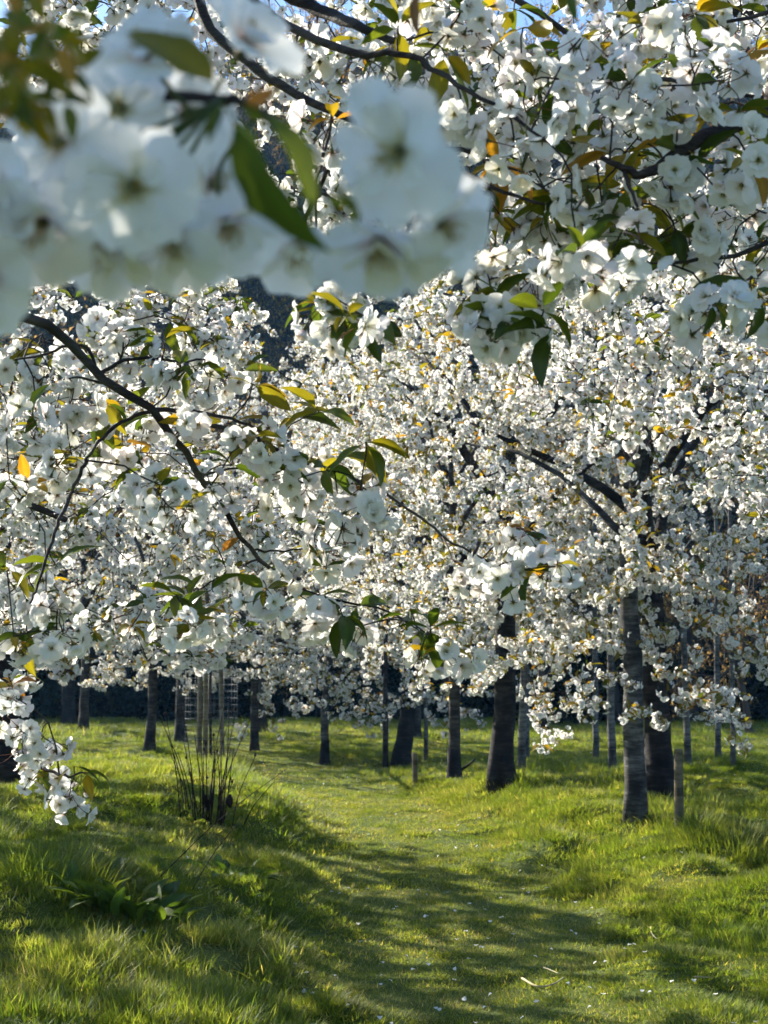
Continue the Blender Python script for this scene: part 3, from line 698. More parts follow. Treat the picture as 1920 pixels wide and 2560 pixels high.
LGR = [(1130,60,.8),(1110,20,.6),(1240,110,.4),(1500,30,.7),(1440,110,.2),(1060,290,.8),(1080,355,.95),(880,100,.3),(960,115,.3),(840,105,.2),(1250,390,.3),(800,690,.08),(780,680,.1),(1190,710,.1),(1170,670,.08),(1170,440,.3),(1200,150,.3),(860,60,.5),(1220,420,.4)]
leaf_group(N1, LGR, 2.05, 2.5)
# --- blurred blossoms just before the lens
CR, CU, CB = np.array([1., 0, 0]), np.array([0, -SP, CP]), np.array([0, -CP, -SP])
def camdir(fx, fy, fz): v = CR*fx + CU*fy + CB*fz; return v/np.linalg.norm(v)
N1.limb([fk1 + [.05, -.02, .2], [-1.7, 1.7, 2.25], [-.85, 1.0, 2.05], P(-260, 60, .80), P(0, 130, .78), P(230, 190, .74), P(480, 215, .68), P(560, 245, .67), P(700, 420, .66), P(760, 480, .66)], .006, .0009, M_TWIG, 34, 6, part='branch', wig=.001)
rngA = np.random.default_rng(33)
heart_me = []
for i in range(4):
    mb = MB(); heart(mb, rngA, .054, 20, 4); calyx(mb, rngA); heart_me.append(mb.mesh('blossom', M_PETAL))
pet_sets = []
for i in range(6):
    sets = []
    for v, f, c in petals_for(rngA, [.0, .1, .25, .4, .55, .75][i], .056, 6, 7, 3):
        mb = MB(); mb.add(v, f, c); sets.append(mb.mesh('petal', M_PETAL))
    pet_sets.append(sets)
BIG = [(130,310,.66,(-.15,-.1,1),0),(290,405,.60,(.05,-.25,1),1),(95,480,.64,(-.3,-.5,.7),3),(320,120,.66,(-.3,.5,.6),2),(530,95,.70,(.5,.5,.5),3),(452,400,.74,(.75,.05,.6),2),(490,480,.68,(.3,-.6,.6),3),(375,510,.66,(.1,-.7,.6),4),(225,520,.66,(-.1,-.8,.5),4),(20,420,.64,(-.6,-.2,.6),2),
       (865,330,.58,(-.55,-.35,.8),1),(820,520,.62,(-.1,-.8,.4),3),(950,480,.62,(.5,-.5,.5),2),(-25,600,.64,(-.3,-.5,.7),2),(640,520,.80,(.0,-.8,.5),4),(260,235,.72,(-.2,-.1,.9),1),(400,250,.76,(.3,-.2,.8),2)]
sp_at = [P(480, 215, .67), P(230, 192, .74), P(20, 135, .78), P(760, 480, .66), P(560, 245, .67)]
ped_mb = MB()
for k, (x, y, d, fc, st) in enumerate(BIG):
    ctr = P(x, y, d); fv = Vector(camdir(*fc))
    q = fv.to_track_quat('Z', 'Y') @ Quaternion((0, 0, 1), rngA.uniform(0, 6.28)); sc_ = rngA.uniform(.96, 1.08)
    bo = link('blossom', heart_me[k % 4], N1.root, tuple(ctr - b1), q.to_euler(), sc_)
    for me in pet_sets[st]: link('petal', me, bo)
    back = ctr - np.array(fv)*.010*sc_
    a = min(sp_at, key=lambda s: np.linalg.norm(s - back))
    mid = back - np.array(fv)*.018 + (a-back)*.25
    tube(ped_mb, smooth_path([back, mid, a], 8), np.linspace(.0013, .0011, 8), 5, GREEN_P, cap=False)
ped = N1.part('pedicel', ped_mb, M_LEAF); stuff(ped)
def big_leaf(t, bx, by, tx, ty, d, mi, tilt=0, d2=None):
    a, b = P(bx, by, d), P(tx, ty, d2 or d); yv = Vector(b-a); L = yv.length/1.1; yv.normalize()
    zv = Vector(camdir(0, .2, 1)); xv = yv.cross(zv).normalized(); zv = xv.cross(yv)
    q = Matrix((xv, yv, zv)).transposed().to_quaternion() @ Quaternion((0, 1, 0), tilt); 
    link('leaf', LEAF_ME[mi], t.root, tuple(a - t.base), q.to_euler(), L)
for a in [(484,200,280,8,.56,2,.45),(495,235,632,580,.53,0,.95),(555,225,735,445,.54,1,-.85),(490,225,435,300,.54,0,.3),(520,235,600,190,.55,5,.4),(700,430,765,445,.55,0,.2),(505,240,575,440,.54,0,-.7),(770,500,735,370,.55,1,1.0),(500,230,460,250,.55,1,.5),(520,215,570,270,.55,0,.5)]: big_leaf(N1, *a)
for k in range(75):
    x, y = rngA.uniform(-30, 150), rngA.uniform(20, 240); a = rngA.uniform(0, 6.28); l = rngA.uniform(60, 120)
    big_leaf(N1, x, y, x + math.cos(a)*l, y + math.sin(a)*l, rngA.uniform(.50, .58), int(rngA.choice([2, 3, 2, 8, 9, 15, 4, 1, 7, 0, 8, 1])), rngA.normal(0, .45))
big_leaf(N1, 60, -20, 95, 40, .8, 2); big_leaf(N1, 905, -30, 895, 75, 1.1, 5, 1.0); big_leaf(N1, 1240, -40, 1228, 45, 1.1, 0, .9)
rg = N1.rng; T = []
for pts in ([fk1 + [0, 0, .6], [-2.0, 2.2, 3.2], [-1.3, 2.2, 3.6]], [fk1 + [0, 0, .5], [-2.8, 3.2, 3.0], [-3.1, 4.0, 3.4]], [fk1 + [0, 0, .4], [-3.2, 2.2, 2.9], [-3.9, 2.0, 3.2]], [fk1 + [0, 0, .5], [-2.2, 1.5, 2.9], [-2.0, .8, 3.2]]): N1.limb([np.array(p, float) for p in pts], .03, .008, M_BARK, 12, 7)
for k in range(400):
    q = np.array([rg.uniform(-3.6, -.75), rg.uniform(.9, 4.2), rg.uniform(2.0, 4.2)]); px, py = proj(q)
    if px > -90: continue
    T.append(q)
    if len(T) >= 150: break
for k in range(80):  # unseen sprays added along the sun direction to shade the blurred blossoms
    t_ = rg.uniform(.9, 4.2); q = np.array([-.05, .6, 1.72]) + np.array(SV)*t_ + rg.normal(0, .2, 3); px, py = proj(q)
    if px < -90 and q[2] > 1.9: T.append(q)
T = np.array(T); T = T[np.argsort(np.linalg.norm(T - fk1, axis=1))]; N1.spurs = []
for q in T: N1.branch_to(q, .0016, .006, n=6, sides=5, spur_from=.2, gap=.062, reach=.45)
N1.dress_near((4, 6), .5, 1.0, .55, spurs=N1.spurs)
N1.finish(M_TWIG); N1.place_near(300, 220)

# --- the tree on the right, its canopy filling the top of the picture
b2 = np.array([2.6, 4.3, gz(2.6, 4.3)])
N2 = Tree('cherry_tree', b2, 'near cherry tree on the right whose canopy fills the top of the picture', 'white cherry trees of the orchard', 102)
fk2 = b2 + np.array([-.1, 0, 1.9])
N2.trunk([b2, b2 + [-.04, 0, 1.], fk2, fk2 + [-.1, .1, 1.], fk2 + [0, .2, 2.2]], [.13, .12, .11, .07, .025], M_BARK)
for pts in [[fk2, [1.6, 4.3, 2.9], [.6, 4.2, 3.5], [-.5, 4.0, 3.75], [-1.5, 3.9, 3.6]], [fk2 + [0, 0, .4], [1.7, 4.9, 3.4], [.6, 5.2, 4.1], [-.8, 5.2, 4.3]],
            [fk2 + [0, 0, .2], [1.6, 3.5, 2.7], [.9, 3.0, 3.0], [.3, 2.9, 3.1]], [fk2 + [0, 0, .6], [2.2, 5.3, 3.6], [1.4, 6.2, 4.4]], [fk2 + [0, 0, .5], [3.4, 4.6, 3.4], [4.4, 4.9, 3.8]], [fk2 + [0, 0, .3], [3.0, 3.4, 3.1], [3.4, 2.4, 3.4]]]:
    N2.limb(pts, .045, .010, M_BARK, 18, 8)
N2.limb([fk2 + [-.05, -.1, .1], [1.7, 3.2, 2.6], P(1800, 190, 2.3), P(1659, 250, 2.2), P(1600, 266, 2.18), P(1480, 322, 2.12), P(1405, 374, 2.1), P(1360, 368, 2.1), P(1300, 345, 2.1)], .02, .0035, M_TWIG, 30, 7, part='branch', wig=.0015)
twigs(N2, [([(1350,370), (1362,410), (1385,462)], 2.1, 2.08, .0035, .0018), ([(1800,-20), (1720,10), (1659,28), (1570,46)], 2.6, 2.55, .006, .003), ([(1800,330), (1700,480), (1620,540), (1500,560), (1400,565)], 2.3, 2.2, .006, .002)])
N2.spurs = []; near_spurs(N2, [c for c in CL_R if not (c[0] < 1270 or c[1] < 230)], 1.95, 2.4, 30); s2 = N2.spurs
N2.dress_near((4, 6), .4, 1.0, .55, spurs=s2)
leaf_group(N2, [(1350,330,.7),(1320,330,.95),(1590,240,.6),(1540,250,.7),(1350,470,.3),(1460,500,.1),(1490,510,.05),(1420,420,.3),(1620,620,.2),(1640,640,.3),(1380,440,.4),(1400,310,.5)], 2.05, 2.35)
rg = N2.rng; T = []
for k in range(900):
    x, y, d = rg.uniform(-150, 1800), rg.uniform(-120, 620), rg.uniform(2.9, 5.2)
    if vnoise(x*.006, y*.008, 31) < -.34 and y < 330: continue
    if y > 470 + 130*vnoise(x*.01, 3, 32) + 80*(x > 1000): continue
    T.append(P(x, y, d))
    if len(T) >= 420: break
for k in range(70):                                   # the rest of its crown, beside the frame
    a, r_ = rg.uniform(0, 6.28), rg.uniform(.6, 2.2); q = np.array([3.0 + math.cos(a)*r_, 4.3 + math.sin(a)*r_, rg.uniform(2.2, 4.6)])
    px, py = proj(q)
    if -40 < px < 1700 and py > 400: continue
    T.append(q)
T = np.array(T); T = T[np.argsort(np.linalg.norm(T - fk2, axis=1))]
N2.spurs = []
for q in T: N2.branch_to(q, .0016, .006, sag=.12, n=6, sides=5, spur_from=.3, gap=.06, reach=.4)
N2.dress_near((4, 6), .55, 1.0, .55, spurs=N2.spurs); N2.finish(M_TWIG); N2.place_near()

# --- mid-distance trees whose trunks stand outside the frame
def side_tree(base, label, seed, zone, drange, ok, ntar, limbs, extra_c, zlow):
    b = np.array([base[0], base[1], gz(*base)]); t = Tree('cherry_tree', b, label, 'white cherry trees of the orchard', seed); rg = t.rng
    fk = b + np.array([0, 0, 1.8]); s = -1 if b[0] < 0 else 1
    t.trunk([b, b + [0, 0, .9], fk, fk + [.1*s, .1, 1.2], fk + [0, .2, 3.0]], [.13, .12, .11, .08, .02], M_BARK)
    for pts in limbs: t.limb([fk + [0, 0, rg.uniform(0, .9)]] + [np.array(p, float) for p in pts], .045, .009, M_BARK, 16, 8)
    T = []
    for k in range(ntar*12):
        x, y, d = rg.uniform(zone[0], zone[1]), rg.uniform(zone[2], zone[3]), rg.uniform(*drange)
        if not ok(x, y) or vnoise(x*.008+seed, y*.011, 41) < -.2: continue
        q = P(x, y, d)
        if q[2] < zlow: continue
        T.append(q)
        if len(T) >= ntar: break
    for k in range(extra_c):
        a, r_ = rg.uniform(0, 6.28), rg.uniform(.5, 2.4); q = b + np.array([math.cos(a)*r_, math.sin(a)*r_, rg.uniform(1.9, 5.0)])
        px, py = proj(q)
        if -60 < px < 1720: continue
        T.append(q)
    T = np.array(T); T = T[np.argsort(np.linalg.norm(T - fk, axis=1))]; t.spurs = []
    for q in T: t.branch_to(q, .002, .006, sag=.14, n=6, sides=5, spur_from=.2, gap=.062, reach=.5)
    return t
N4 = side_tree((-3.3, 6.6), 'cherry tree left of the frame whose low sprays fill the left side under the bough', 104, (-150, 660, 585, 1460), (4.6, 8.2),
    lambda x, y: x < 660 - max(0, y-1050)*.28 - max(0, 690-y)*.9 and y < 1440 + 60*math.sin(x*.02), 370,
    [[(-2.4, 6.3, 2.9), (-1.4, 6.0, 3.3), (-.5, 5.9, 3.2)], [(-2.4, 7.0, 2.4), (-1.5, 7.2, 2.5), (-.8, 7.3, 2.2)], [(-2.3, 5.6, 2.2), (-1.6, 5.0, 2.2), (-1.0, 4.7, 2.0)], [(-2.6, 7.4, 3.4), (-1.8, 7.9, 4.0), (-1.0, 8.0, 4.1)], [(-4.2, 6.2, 3.1), (-5.0, 6.0, 3.5)], [(-3.6, 5.6, 2.9), (-3.8, 4.6, 3.2)]], 60, 1.5)
for (x, y) in [(70,640),(120,620),(160,650),(210,630),(260,610),(310,640),(360,620),(420,640),(470,620),(520,650),(100,665),(330,665),(450,670),(560,690),(240,665)]:
    N4.branch_to(P(x, y + N4.rng.uniform(-15, 15), N4.rng.uniform(5.2, 7.5)), .002, .006, sag=.14, n=6, sides=5, spur_from=.3, gap=.062, reach=.5)
sprig = PP([(-120,1520), (0,1592), (60,1640), (110,1668), (150,1675), (185,1668)], 4.1, 3.6)
N4.limb([np.array([-2.3, 5.6, 2.1])] + sprig, .008, .0018, M_TWIG, 20, 6, part='branch', wig=.0015)
SPR = [(35,1525),(20,1500),(50,1600),(90,1605),(30,1640),(85,1690),(110,1685),(135,1690),(140,1730),(150,1735),(165,1705),(10,1560),(70,1625),(20,1480),(110,1620)]
N4.spurs, keep = [], N4.spurs; near_spurs(N4, SPR, 3.6, 3.9, 22); ss = N4.spurs
N4.dress_near((5, 6), .2, 1.0, .75, spurs=ss); leaf_group(N4, [(185,1668,.6),(160,1655,.5)], 3.6, 3.7, (2, 2))
N4.dress_near((4, 6), .75, 1.0, .55, spurs=keep); N4.finish(M_TWIG); N4.place_near()
N3 = side_tree((4.3, 8.4), 'cherry tree right of the frame with creamy sunlit sprays across the right side', 103, (1020, 1800, 600, 1180), (5.6, 9.2),
    lambda x, y: y < 760 + (x-1020)*.62 + 40*math.sin(x*.03) and x > 1040 + max(0, 760-y)*.9, 280,
    [[(3.4, 8.0, 3.2), (2.4, 7.6, 3.7), (1.4, 7.4, 3.5)], [(3.5, 8.8, 2.8), (2.5, 9.0, 3.0), (1.8, 9.0, 2.9)], [(3.4, 7.4, 2.6), (2.6, 6.8, 2.8), (1.6, 6.4, 2.7)], [(3.5, 9.2, 3.6), (2.6, 9.6, 4.4)], [(5.2, 8.8, 3.2), (6.0, 9.0, 3.6)], [(4.6, 7.2, 3.0), (4.8, 6.2, 3.4)]], 60, 1.9)
N3.dress_near((4, 6), .7, 1.0, .5, spurs=N3.spurs); N3.finish(M_TWIG); N3.place_near()

#@@DETAIL
# ------------------------------------------------------------------ slender pale young trees on the right and far in the orchard
def sapling(px, py, r, h, lab, seed, lean=0.0, bark=M_BARK_PALE, bare=True):
    b = foot(px, py); t = Tree('young_tree', b, lab, 'slender young trees', seed, 'tree'); rg = t.rng
    t.trunk([b, b + [lean*.4, 0, h*.33], b + [lean*.8, 0, h*.66], b + [lean, 0, h]], [r, r*.85, r*.6, r*.2], bark, 8, 1.15)
    for k in range(9):
        z = h*rg.uniform(.36, .9); a = rg.uniform(0, 6.28); L = rg.uniform(.5, 1.3)*(1.1 - z/h*.6); st = b + np.array([lean*z/h, 0, z])
        e = st + np.array([math.cos(a)*L*.8, math.sin(a)*L*.8, L*.75])
        t.limb([st, (st+e)/2 + [0, 0, -.04*L], e], r*.28, r*.05, bark, 7, 5, part='branch')
        for q in range(3):
            f = st + (e-st)*rg.uniform(.4, .95); t.branch_to(f + rg.normal(0, .18, 3) + [0, 0, .15], .002, .006, n=4, sides=4, spur_from=.99)
    t.finish(M_TWIG if bark is not M_BARK_PALE else M_BARK_GREY); return t
for i, a in enumerate([(1126,1668,.052,5.0,'pale slender trunk right of the stout dark cherry trunk',.15),(1287,1640,.05,5.2,'pale slender trunk left of the paired thin trunks, far right half',.03),(1322,1668,.052,5.0,'pale slender trunk just left of the grey cherry trunk',.0),
        (1487,1662,.042,5.0,'thin pale trunk right of the tall stake',-.06),(1551,1638,.045,4.8,'thin pale young tree second from the right edge',.05),(1584,1658,.032,4.6,'thinnest pale young tree, rightmost of all',.03),
        (832,1658,.045,4.8,'thin dark trunk just left of the curving dark cherry trunk',.02),(920,1644,.035,4.6,'thin pale trunk between the curving trunk and the slim blackened one',.02),(1137,1640,.045,5,'second pale trunk half hidden behind another pale trunk',.1)]):
    sapling(*a[:5], 200+i, a[5], M_BARK if i == 6 else M_BARK_PALE)

# ------------------------------------------------------------------ blackened feet of the two slim trunks
for T_, rr in ((TREES[3], .098), (TREES[5], .085)):
    b = T_.base; mb = MB(); tube(mb, [b + [0, 0, -.1], b + [0, 0, .05], b + [0, 0, .2], b + [0, 0, .38]], [rr*1.25, rr*1.05, rr*.9, rr*.78], 11, wob=.18)
    o = T_.part('bark_collar', mb, M_BARK_OLD); o['label'] = 'blackened foot of the trunk'
mb = MB(); b = TREES[3].base; tube(mb, [b + [.08, 0, .12], b + [.2, 0, .2], b + [.26, 0, .26]], [.02, .015, .008], 6); TREES[3].part('stub', mb, M_BARK_OLD)

# ------------------------------------------------------------------ stakes
def stake(px, py, h, r, lab, lean=0., z0=0, square=False):
    b = foot(px, py); mb = MB()
    p = [b + [0, 0, -.15], b + [lean*.5*h, 0, h*.5], b + [lean*h, 0, h-.012], b + [lean*h, 0, h]]
    tube(mb, [q - b for q in p], [r, r, r*.97, r*.82], 4 if square else 12, wob=.05); o = link('stake', mb.mesh('stake', M_STAKE, False), None, tuple(b))
    return tag(o, lab, 'stake', 'wooden tree stakes')
stake(897, 1698, .40, .032, 'short round wooden stake left of the slim blackened trunk', -.02)
stake(1467, 1792, .60, .034, 'taller round wooden stake right of the grey cherry trunk', .01)
gb = foot(455, 1642)
for px, h, lab, ln in ((430, 2.0, 'leftmost wooden stake around the guarded sapling', .0), (443, 2.35, 'middle wooden stake around the guarded sapling', .0), (481, 2.2, 'rightmost wooden stake around the guarded sapling', -.03)):
    stake(px, 1642 if px != 443 else 1648, h, .036, lab, ln)
mb = MB(); pS = gb + np.array([-.02, .03, 1.95]); pE = foot(481, 1642) + np.array([-.07, -.02, 2.02])
tube(mb, [q - gb for q in (pS, (pS+pE)/2 + [0, -.02, .03], pE)], [.03, .022, .03], 6); o = link('tree_tie', mb.mesh('tree_tie', M_STRAP), None, tuple(gb)); tag(o, 'black rubber tie strapping the sapling to its stake', 'tie')
ts = Tree('young_tree', gb, 'thin sapling held between three stakes inside the wire guard', 'slender young trees', 230, 'tree')
ts.trunk([gb, gb + [-.02, .02, 1.2], gb + [0, .02, 2.4], gb + [.05, 0, 3.6]], [.022, .02, .016, .006], M_BARK, 8, 1.1)
for k in range(7):
    a = ts.rng.uniform(0, 6.28); st = gb + np.array([.01, .01, ts.rng.uniform(1.9, 3.2)]); ts.limb([st, st + [math.cos(a)*.4, math.sin(a)*.4, .5]], .008, .003, M_BARK, 5, 5, part='branch')
ts.finish(M_TWIG)
# wire guard: rings and uprights
wg = link('tree_guard', None, None, tuple(gb)); tag(wg, 'wire mesh guard around the staked sapling', 'tree guard')
RG = .36; mb = MB(); a = np.linspace(0, 2*math.pi, 25); tube(mb, np.stack([np.cos(a)*RG, np.sin(a)*RG, a*0], -1), [.0011]*25, 4, cap=False); ring = mb.mesh('ring', M_WIRE)
mb = MB(); tube(mb, [(0, 0, 0), (0, 0, .6), (0, 0, 1.2)], [.001]*3, 4); upr = mb.mesh('upright', M_WIRE)
for k in range(14): link('ring', ring, wg, (0, 0, .02 + k*.092))
for k in range(16): link('upright', upr, wg, (math.cos(k*.3927)*RG, math.sin(k*.3927)*RG, .02))

# ------------------------------------------------------------------ tussocks
def tussock(px, py, n, rad, h, lab, seed, dry=.06):
    rg = np.random.default_rng(seed); b = foot(px, py); mb = MB()
    for k in range(n):
        r = rad*math.sqrt(rg.random()); a = rg.uniform(0, 6.283); L = .78*h*rg.uniform(.5, 1.15)*(1 - .35*r/rad)
        c = np.array([1, 1, 1])*rg.uniform(.7, 1.15)
        if rg.random() < dry: c = np.array([2.0, 1.5, 2.4])*rg.uniform(.7, 1.2)
        p = np.array([r*math.cos(a), r*math.sin(a), 0]); p[2] = gz(b[0]+p[0], b[1]+p[1]) - b[2] - .02
        blade(mb, rg, p, L, rg.uniform(.004, .0075), a + rg.normal(0, .6), abs(rg.normal(.15 + .5*r/rad, .2)), rg.uniform(.3, 1.5), c, 4)
    return tag(link('grass_tussock', mb.mesh('grass_tussock', M_GRASS), None, tuple(b)), lab, 'grass tussock', 'grass tussocks')
for i, a in enumerate([(95,1900,2600,.50,.42,'largest dark grass tussock at the left edge below the hanging blossom sprig'),(-40,1830,1500,.45,.42,'long grass clump cut by the left edge behind the largest tussock'),
    (350,1900,900,.30,.24,'grass tussock between the largest one and the dry stems'),(580,2010,800,.20,.22,'rounded grass tussock in the middle left foreground'),(705,2170,700,.15,.17,'bright small tussock at the bottom, left of the path'),
    (240,2110,700,.25,.16,'low tussock in the lower left corner area'),(1590,1840,1900,.42,.38,'large tall tussock right of the taller stake'),(1500,1800,1100,.28,.34,'long grass gathered at the foot of the taller stake'),
    (1420,1790,700,.2,.24,'grass tuft at the foot of the grey cherry trunk'),(1250,1775,700,.26,.2,'tussock left of the grey cherry trunk'),(1110,1800,600,.24,.17,'low tussock below the stout dark trunk'),
    (925,1700,600,.25,.2,'grass at the foot of the short stake'),(1030,1700,900,.34,.2,'dark grass between the slim trunk and the stout trunk'),(500,1648,900,.4,.3,'dark grass right of the wire guard'),(425,1652,800,.36,.3,'dark grass left of the wire guard'),
    (1240,1665,500,.3,.22,'small dark tussock by the far pale trunks'),(1430,1960,600,.2,.16,'tussock on the right bank half way to the bottom'),(1630,1990,700,.26,.2,'tussock cut by the right edge on the bank'),(480,2235,900,.22,.22,'long bright blades at the bottom edge, left'),(1150,1730,600,.3,.2,'tussock just below the pale slender trunk')]):
    tussock(*a[:6], 300+i)

# ------------------------------------------------------------------ dry stems with basal leaves
b = foot(450, 1785); rg = np.random.default_rng(77)
ds = link('dry_stem_plant', None, None, tuple(b)); tag(ds, 'clump of tall dark dry stems with green leaves at the base', 'plant')
for k in range(34):
    x0 = rg.normal(0, .11); y0 = rg.normal(0, .08); lean = x0*1.3 + rg.normal(0, .1); h = rg.uniform(.35, .72) if k > 7 else rg.uniform(.75, 1.15)
    if k > 7 and rg.random() < .2: lean += rg.uniform(.2, .5)
    z0 = gz(b[0]+x0, b[1]+y0) - b[2]
    p = smooth_path([(x0, y0, z0-.03), (x0 + lean*.35*h + rg.normal(0, .012), y0, z0 + h*.5), (x0 + lean*h, y0 + rg.normal(0, .05), z0 + h)], 8)
    mb = MB(); tube(mb, p, np.linspace(.0055, .0026, 8), 5); o = link('stem', mb.mesh('stem', M_DRY), ds)
    if rg.random() < .35:
        mb = MB(); tube(mb, [p[-1], p[-1] + [0, 0, .012], p[-1] + [0, 0, .03]], [.004, .011, .004], 6, wob=.5); link('seed_head', mb.mesh('seed_head', M_DRY), o)
for (dx, dz, s) in ((-.02, .2, .035), (.17, .2, .038)):
    mb = MB(); tube(mb, [(dx, 0, dz-s*1.4), (dx+.005, 0, dz-s*.5), (dx-.004, 0, dz+s*.5), (dx, 0, dz+s*1.4)], [s*.25, s*.75, s*.7, s*.2], 7, wob=.7); o = link('withered_leaf', mb.mesh('withered_leaf', M_DRY, False), ds)
HERB = []
for i in range(5): HERB.append(leaf_mb(rg, [(.06,.11,.016), (.08,.14,.02), (.11,.17,.022), (.045,.085,.018), (.14,.18,.03)][i], width=rg.uniform(.3, .45), curl=rg.uniform(.5, 1.4), fold=.35, serr=.02).mesh('leaf', M_BLADE))
def rosette(root, b, n, rad, L0, L1, up, rg):
    for k in range(n):
        a = rg.uniform(0, 6.28); r = rad*math.sqrt(rg.random()); x, y = math.cos(a)*r, math.sin(a)*r
        d = Vector((math.cos(a + rg.normal(0, .5)), math.sin(a + rg.normal(0, .5)), up*rg.uniform(.4, 1.6))).normalized()
        q = d.to_track_quat('Y', 'Z') @ Quaternion((0, 1, 0), rg.normal(0, .4))
        link('leaf', HERB[rg.integers(5)], root, (x, y, gz(b[0]+x, b[1]+y) - b[2] + .01), q.to_euler(), rg.uniform(L0, L1))
rosette(ds, b, 26, .2, .08, .17, .9, rg)
b = foot(270, 1985); dk = link('dock_plant', None, None, tuple(b)); tag(dk, 'broad-leaved dock plant in the left foreground grass', 'plant'); rosette(dk, b, 110, .32, .11, .24, 1.5, rg)
b = foot(500, 1890); dk = link('dock_plant', None, None, tuple(b)); tag(dk, 'small low broad-leaved weed below the dry stems', 'plant'); rosette(dk, b, 22, .2, .08, .15, .6, rg)
# single long dry stalks leaning across the bank
for (x0, y0, x1, y1, lab) in ((270, 1930, 620, 1660, 'long thin dry stalk leaning right beside the dry stems'), (330, 1990, 520, 1770, 'thin dry stalk leaning behind the dock plant')):
    a_ = foot(x0+60, y0-20); e = P(x1, y1, a_[1]+.5); mb = MB(); tube(mb, [q - a_ for q in smooth_path([a_, (a_+e)/2 + [0, 0, .04], e], 8)], np.linspace(.003, .0015, 8), 4)
    tag(link('dry_stalk', mb.mesh('dry_stalk', M_DRY), None, tuple(a_)), lab, 'stalk')

# ------------------------------------------------------------------ fallen twigs and petals
for i, (pts, r, lab) in enumerate([([(1128,2132),(1160,2150),(1195,2145),(1218,2130)], .006, 'curved pale fallen twig on the path near the bottom'), ([(1175,2108),(1208,2122)], .004, 'short straight fallen twig above the curved one'),
        ([(1405,2018),(1412,2040),(1430,2048)], .004, 'small bent pale twig on the right of the path'), ([(480,2160),(545,2170),(590,2140)], .005, 'fallen twig on bare soil in the left foreground'), ([(1500,2130),(1540,2132)], .004, 'thin straw twig on the right bank foot')]):
    pp = smooth_path([(x_, y_, 0) for x_, y_ in pts], 10); g = [foot(p[0], p[1]) + np.array([0, 0, .04]) for p in pp]; g = smooth_path(g[::3], 10); mb = MB(); tube(mb, [q - g[0] for q in g], np.linspace(r, r*.5, 10), 6, wob=.3)
    tag(link('fallen_twig', mb.mesh('fallen_twig', M_STRAW), None, tuple(g[0])), lab, 'twig', 'fallen twigs')
rg = np.random.default_rng(91); mb = MB()
for k in range(620):
    y = 6 + 24*rg.random()**1.7; x = rg.uniform(-.28, .28)*y
    if rg.random() > .25 + .75*pathness(x, y): continue
    v, f, vq = petal_grid(rg, 2, 2, .022, .012, .4, .3, .08); v = v @ rotx(rg.normal(0, .5)).T @ rotz(rg.uniform(0, 6.28)).T
    mb.add(v + [x, y, gz(x, y) + rg.uniform(.02, .05)], f, WHITE)
o = stuff(link('fallen_petals', mb.mesh('fallen_petals', M_PETAL))); tag(o, 'white petals scattered over the grass', 'petals')

# ------------------------------------------------------------------ wood behind the orchard
M_SCRUB = thin_mat('budding_scrub', .4, .7, .1, tint=(1, 1, 1), vary=.3)
def bare_tree(rg, h, levels, bud, budcol, wood, nbr=(5, 8), spread=.6):
    mb = MB()
    def grow(p, d, L, r, lv):
        n = 4; pts = [p]; dd = d.copy()
        for k in range(n): dd = dd + rg.normal(0, .10, 3) + np.array([0, 0, .05]); dd /= np.linalg.norm(dd); pts.append(pts[-1] + dd*L/n)
        tube(mb, pts, np.linspace(r, r*.5, n+1), 5 if lv == 0 else 3, wood, cap=False); pts = np.array(pts)
        if lv >= levels:
            for k in range(bud):
                t = rg.uniform(.2, 1); q = pts[0] + (pts[-1]-pts[0])*t + rg.normal(0, .05, 3); s = rg.uniform(.08, .17)
                v, f = leaf_grid(rg, nv=2, width=.6, curl=.8, fold=.4, serr=0); m = rotz(rg.uniform(0, 6.28)) @ rotx(rg.uniform(-1, 1.4))
                mb.add((v[[0,4,9,14,10,5]]*s) @ m.T + q, [(0,1,2,5), (5,2,3,4)], np.array(budcol)*rg.uniform(.6, 1.4))
            return
        for k in range(rg.integers(*nbr)):
            t = rg.uniform(.35, 1); q = pts[0] + (pts[-1]-pts[0])*t
            e = d*.8 + rg.normal(0, spread, 3); e /= np.linalg.norm(e); grow(q, e, L*rg.uniform(.5, .75), r*.42, lv+1)
    grow(np.array([0, 0, -.3]), np.array([0, 0, 1.]), h*.45, h*.018, 0); return mb
rg = np.random.default_rng(15)
WOOD = [bare_tree(rg, 9, 3, 7, (.46,.28,.08), (.10,.085,.078)).mesh('bare_tree', M_SCRUB) for i in range(3)] + [bare_tree(rg, 8, 3, 6, (.30,.24,.05), (.06,.055,.055)).mesh('bare_tree', M_SCRUB) for i in range(2)]
def bush(rg, n, rx, rz, col):
    mb = MB()
    for k in range(n):
        d = rg.normal(0, 1, 3); d /= np.linalg.norm(d); d *= rg.uniform(.4, 1)**.4*np.array([rx, rx, rz]); d[2] = abs(d[2]) + rg.normal(0, .1)
        s = rg.uniform(.07, .16); m = rotz(rg.uniform(0, 6.28)) @ rotx(rg.uniform(-1.4, 1.4))
        v = np.array([[-.3,0,0],[.3,0,0],[.35,.6,.08],[0,1,0],[-.35,.6,.08]])*s; mb.add(v @ m.T + d*(1+.3*vnoise(d[0]*2, d[2]*2+d[1], 5)), [(0,1,2,3,4)], np.array(col)*rg.uniform(.5, 1.5))
    return mb
EVER = [bush(rg, 1300, 1.3, 1.9, c).mesh('bush', M_SCRUB) for c in ((.010,.022,.018), (.016,.032,.022), (.055,.065,.03))]  # third, lighter colour stands in for sunlit bushes
C_WOOD = proto_collection('proto_wood', WOOD + EVER)
rec = []
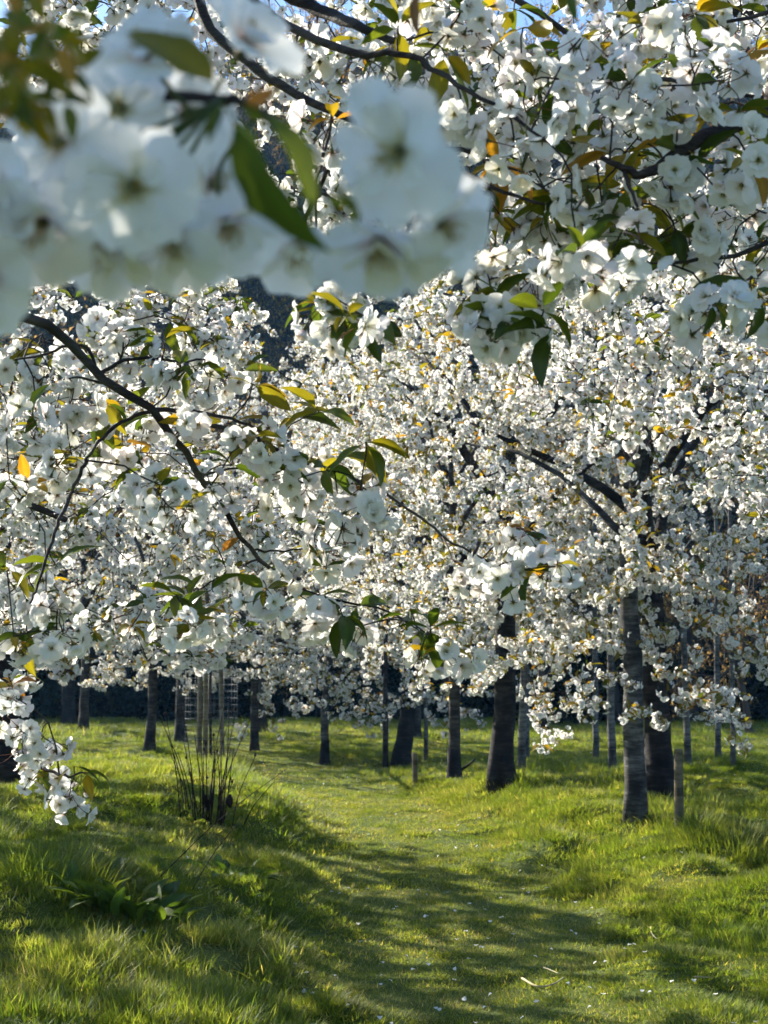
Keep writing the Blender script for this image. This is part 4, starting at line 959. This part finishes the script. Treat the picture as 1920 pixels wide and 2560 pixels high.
for k in range(1000):
    y = 46 + 42*rg.random()**.8; x = rg.uniform(-.36, .36)*y
    if rg.random() < .7: i, s = rg.integers(0, 5), rg.uniform(.8, 1.7)
    else: i, s = 5 + rg.integers(0, 3), rg.uniform(1.2, 2.8)
    rec.append((x, y, float(hill_h(x, y))-.1, 0, 0, rg.uniform(0, 6.28), s, i))
o = scatter('woodland', rec, C_WOOD); tag(o, 'dark budding wood covering the hillside behind the orchard', 'woodland')
rec = []
for k in range(230):
    x = rg.uniform(-16, 16); y = 41 + 2.5*vnoise(x*.35, 2, 71)*2 + abs(rg.normal(0, 2.5))
    i = 5 + rg.integers(0, 3) if rg.random() < .7 else rg.integers(0, 5)
    rec.append((x, y, gz(x, y)-.2, 0, 0, rg.uniform(0, 6.28), (rg.uniform(.35, 1.5) if i > 4 else rg.uniform(.3, .6)), i))
o = scatter('hedgerow', rec, C_WOOD); tag(o, 'dark evergreen scrub closing the meadow at the foot of the hill', 'hedge')
for i, (px, d, s, k, lab) in enumerate([(1620, 34, .62, 0, 'budding bare tree lit brown at the right edge behind the pale trunks'), (1500, 38, .7, 1, 'budding bare tree left of the rightmost bare tree'), (1340, 40, .75, 2, 'bare budding tree behind the grey cherry trunk'),
        (960, 43, 1.35, 0, 'tall bare budding tree rising behind the middle of the orchard'), (700, 44, 1.4, 1, 'tall bare tree behind the slim leaning cherry'), (450, 44, 1.4, 2, 'tall bare tree behind the staked sapling'), (1150, 44, 1.3, 3, 'tall bare tree behind the pale slender trunk'), (820, 46, 1.5, 2, 'tallest bare tree behind the curving dark trunk')]):
    q = P(px, 1500, d); o = link('bare_tree', WOOD[k], None, (q[0], q[1], gz(q[0], q[1])), (0, 0, i*1.3), s); tag(o, lab, 'tree', 'bare budding trees behind the orchard')

# ------------------------------------------------------------------ air
m, ns, ls = new_mat('haze'); pv = ns.new('ShaderNodeVolumePrincipled'); pv.inputs['Density'].default_value = .00045; pv.inputs['Color'].default_value = (.22, .55, 1, 1); pv.inputs['Anisotropy'].default_value = .2
o_ = ns.new('ShaderNodeOutputMaterial'); ls.new(pv.outputs[0], o_.inputs['Volume'])
hv = np.array([(x, y, z) for z in (-2.0, 62.0) for y in (-125.0, 705.0) for x in (-505.0, 505.0)])
mb = MB(); mb.add(hv, [(0,2,3,1), (4,5,7,6), (0,1,5,4), (2,6,7,3), (0,4,6,2), (1,3,7,5)]); stuff(link('haze', mb.mesh('haze', m, False)))
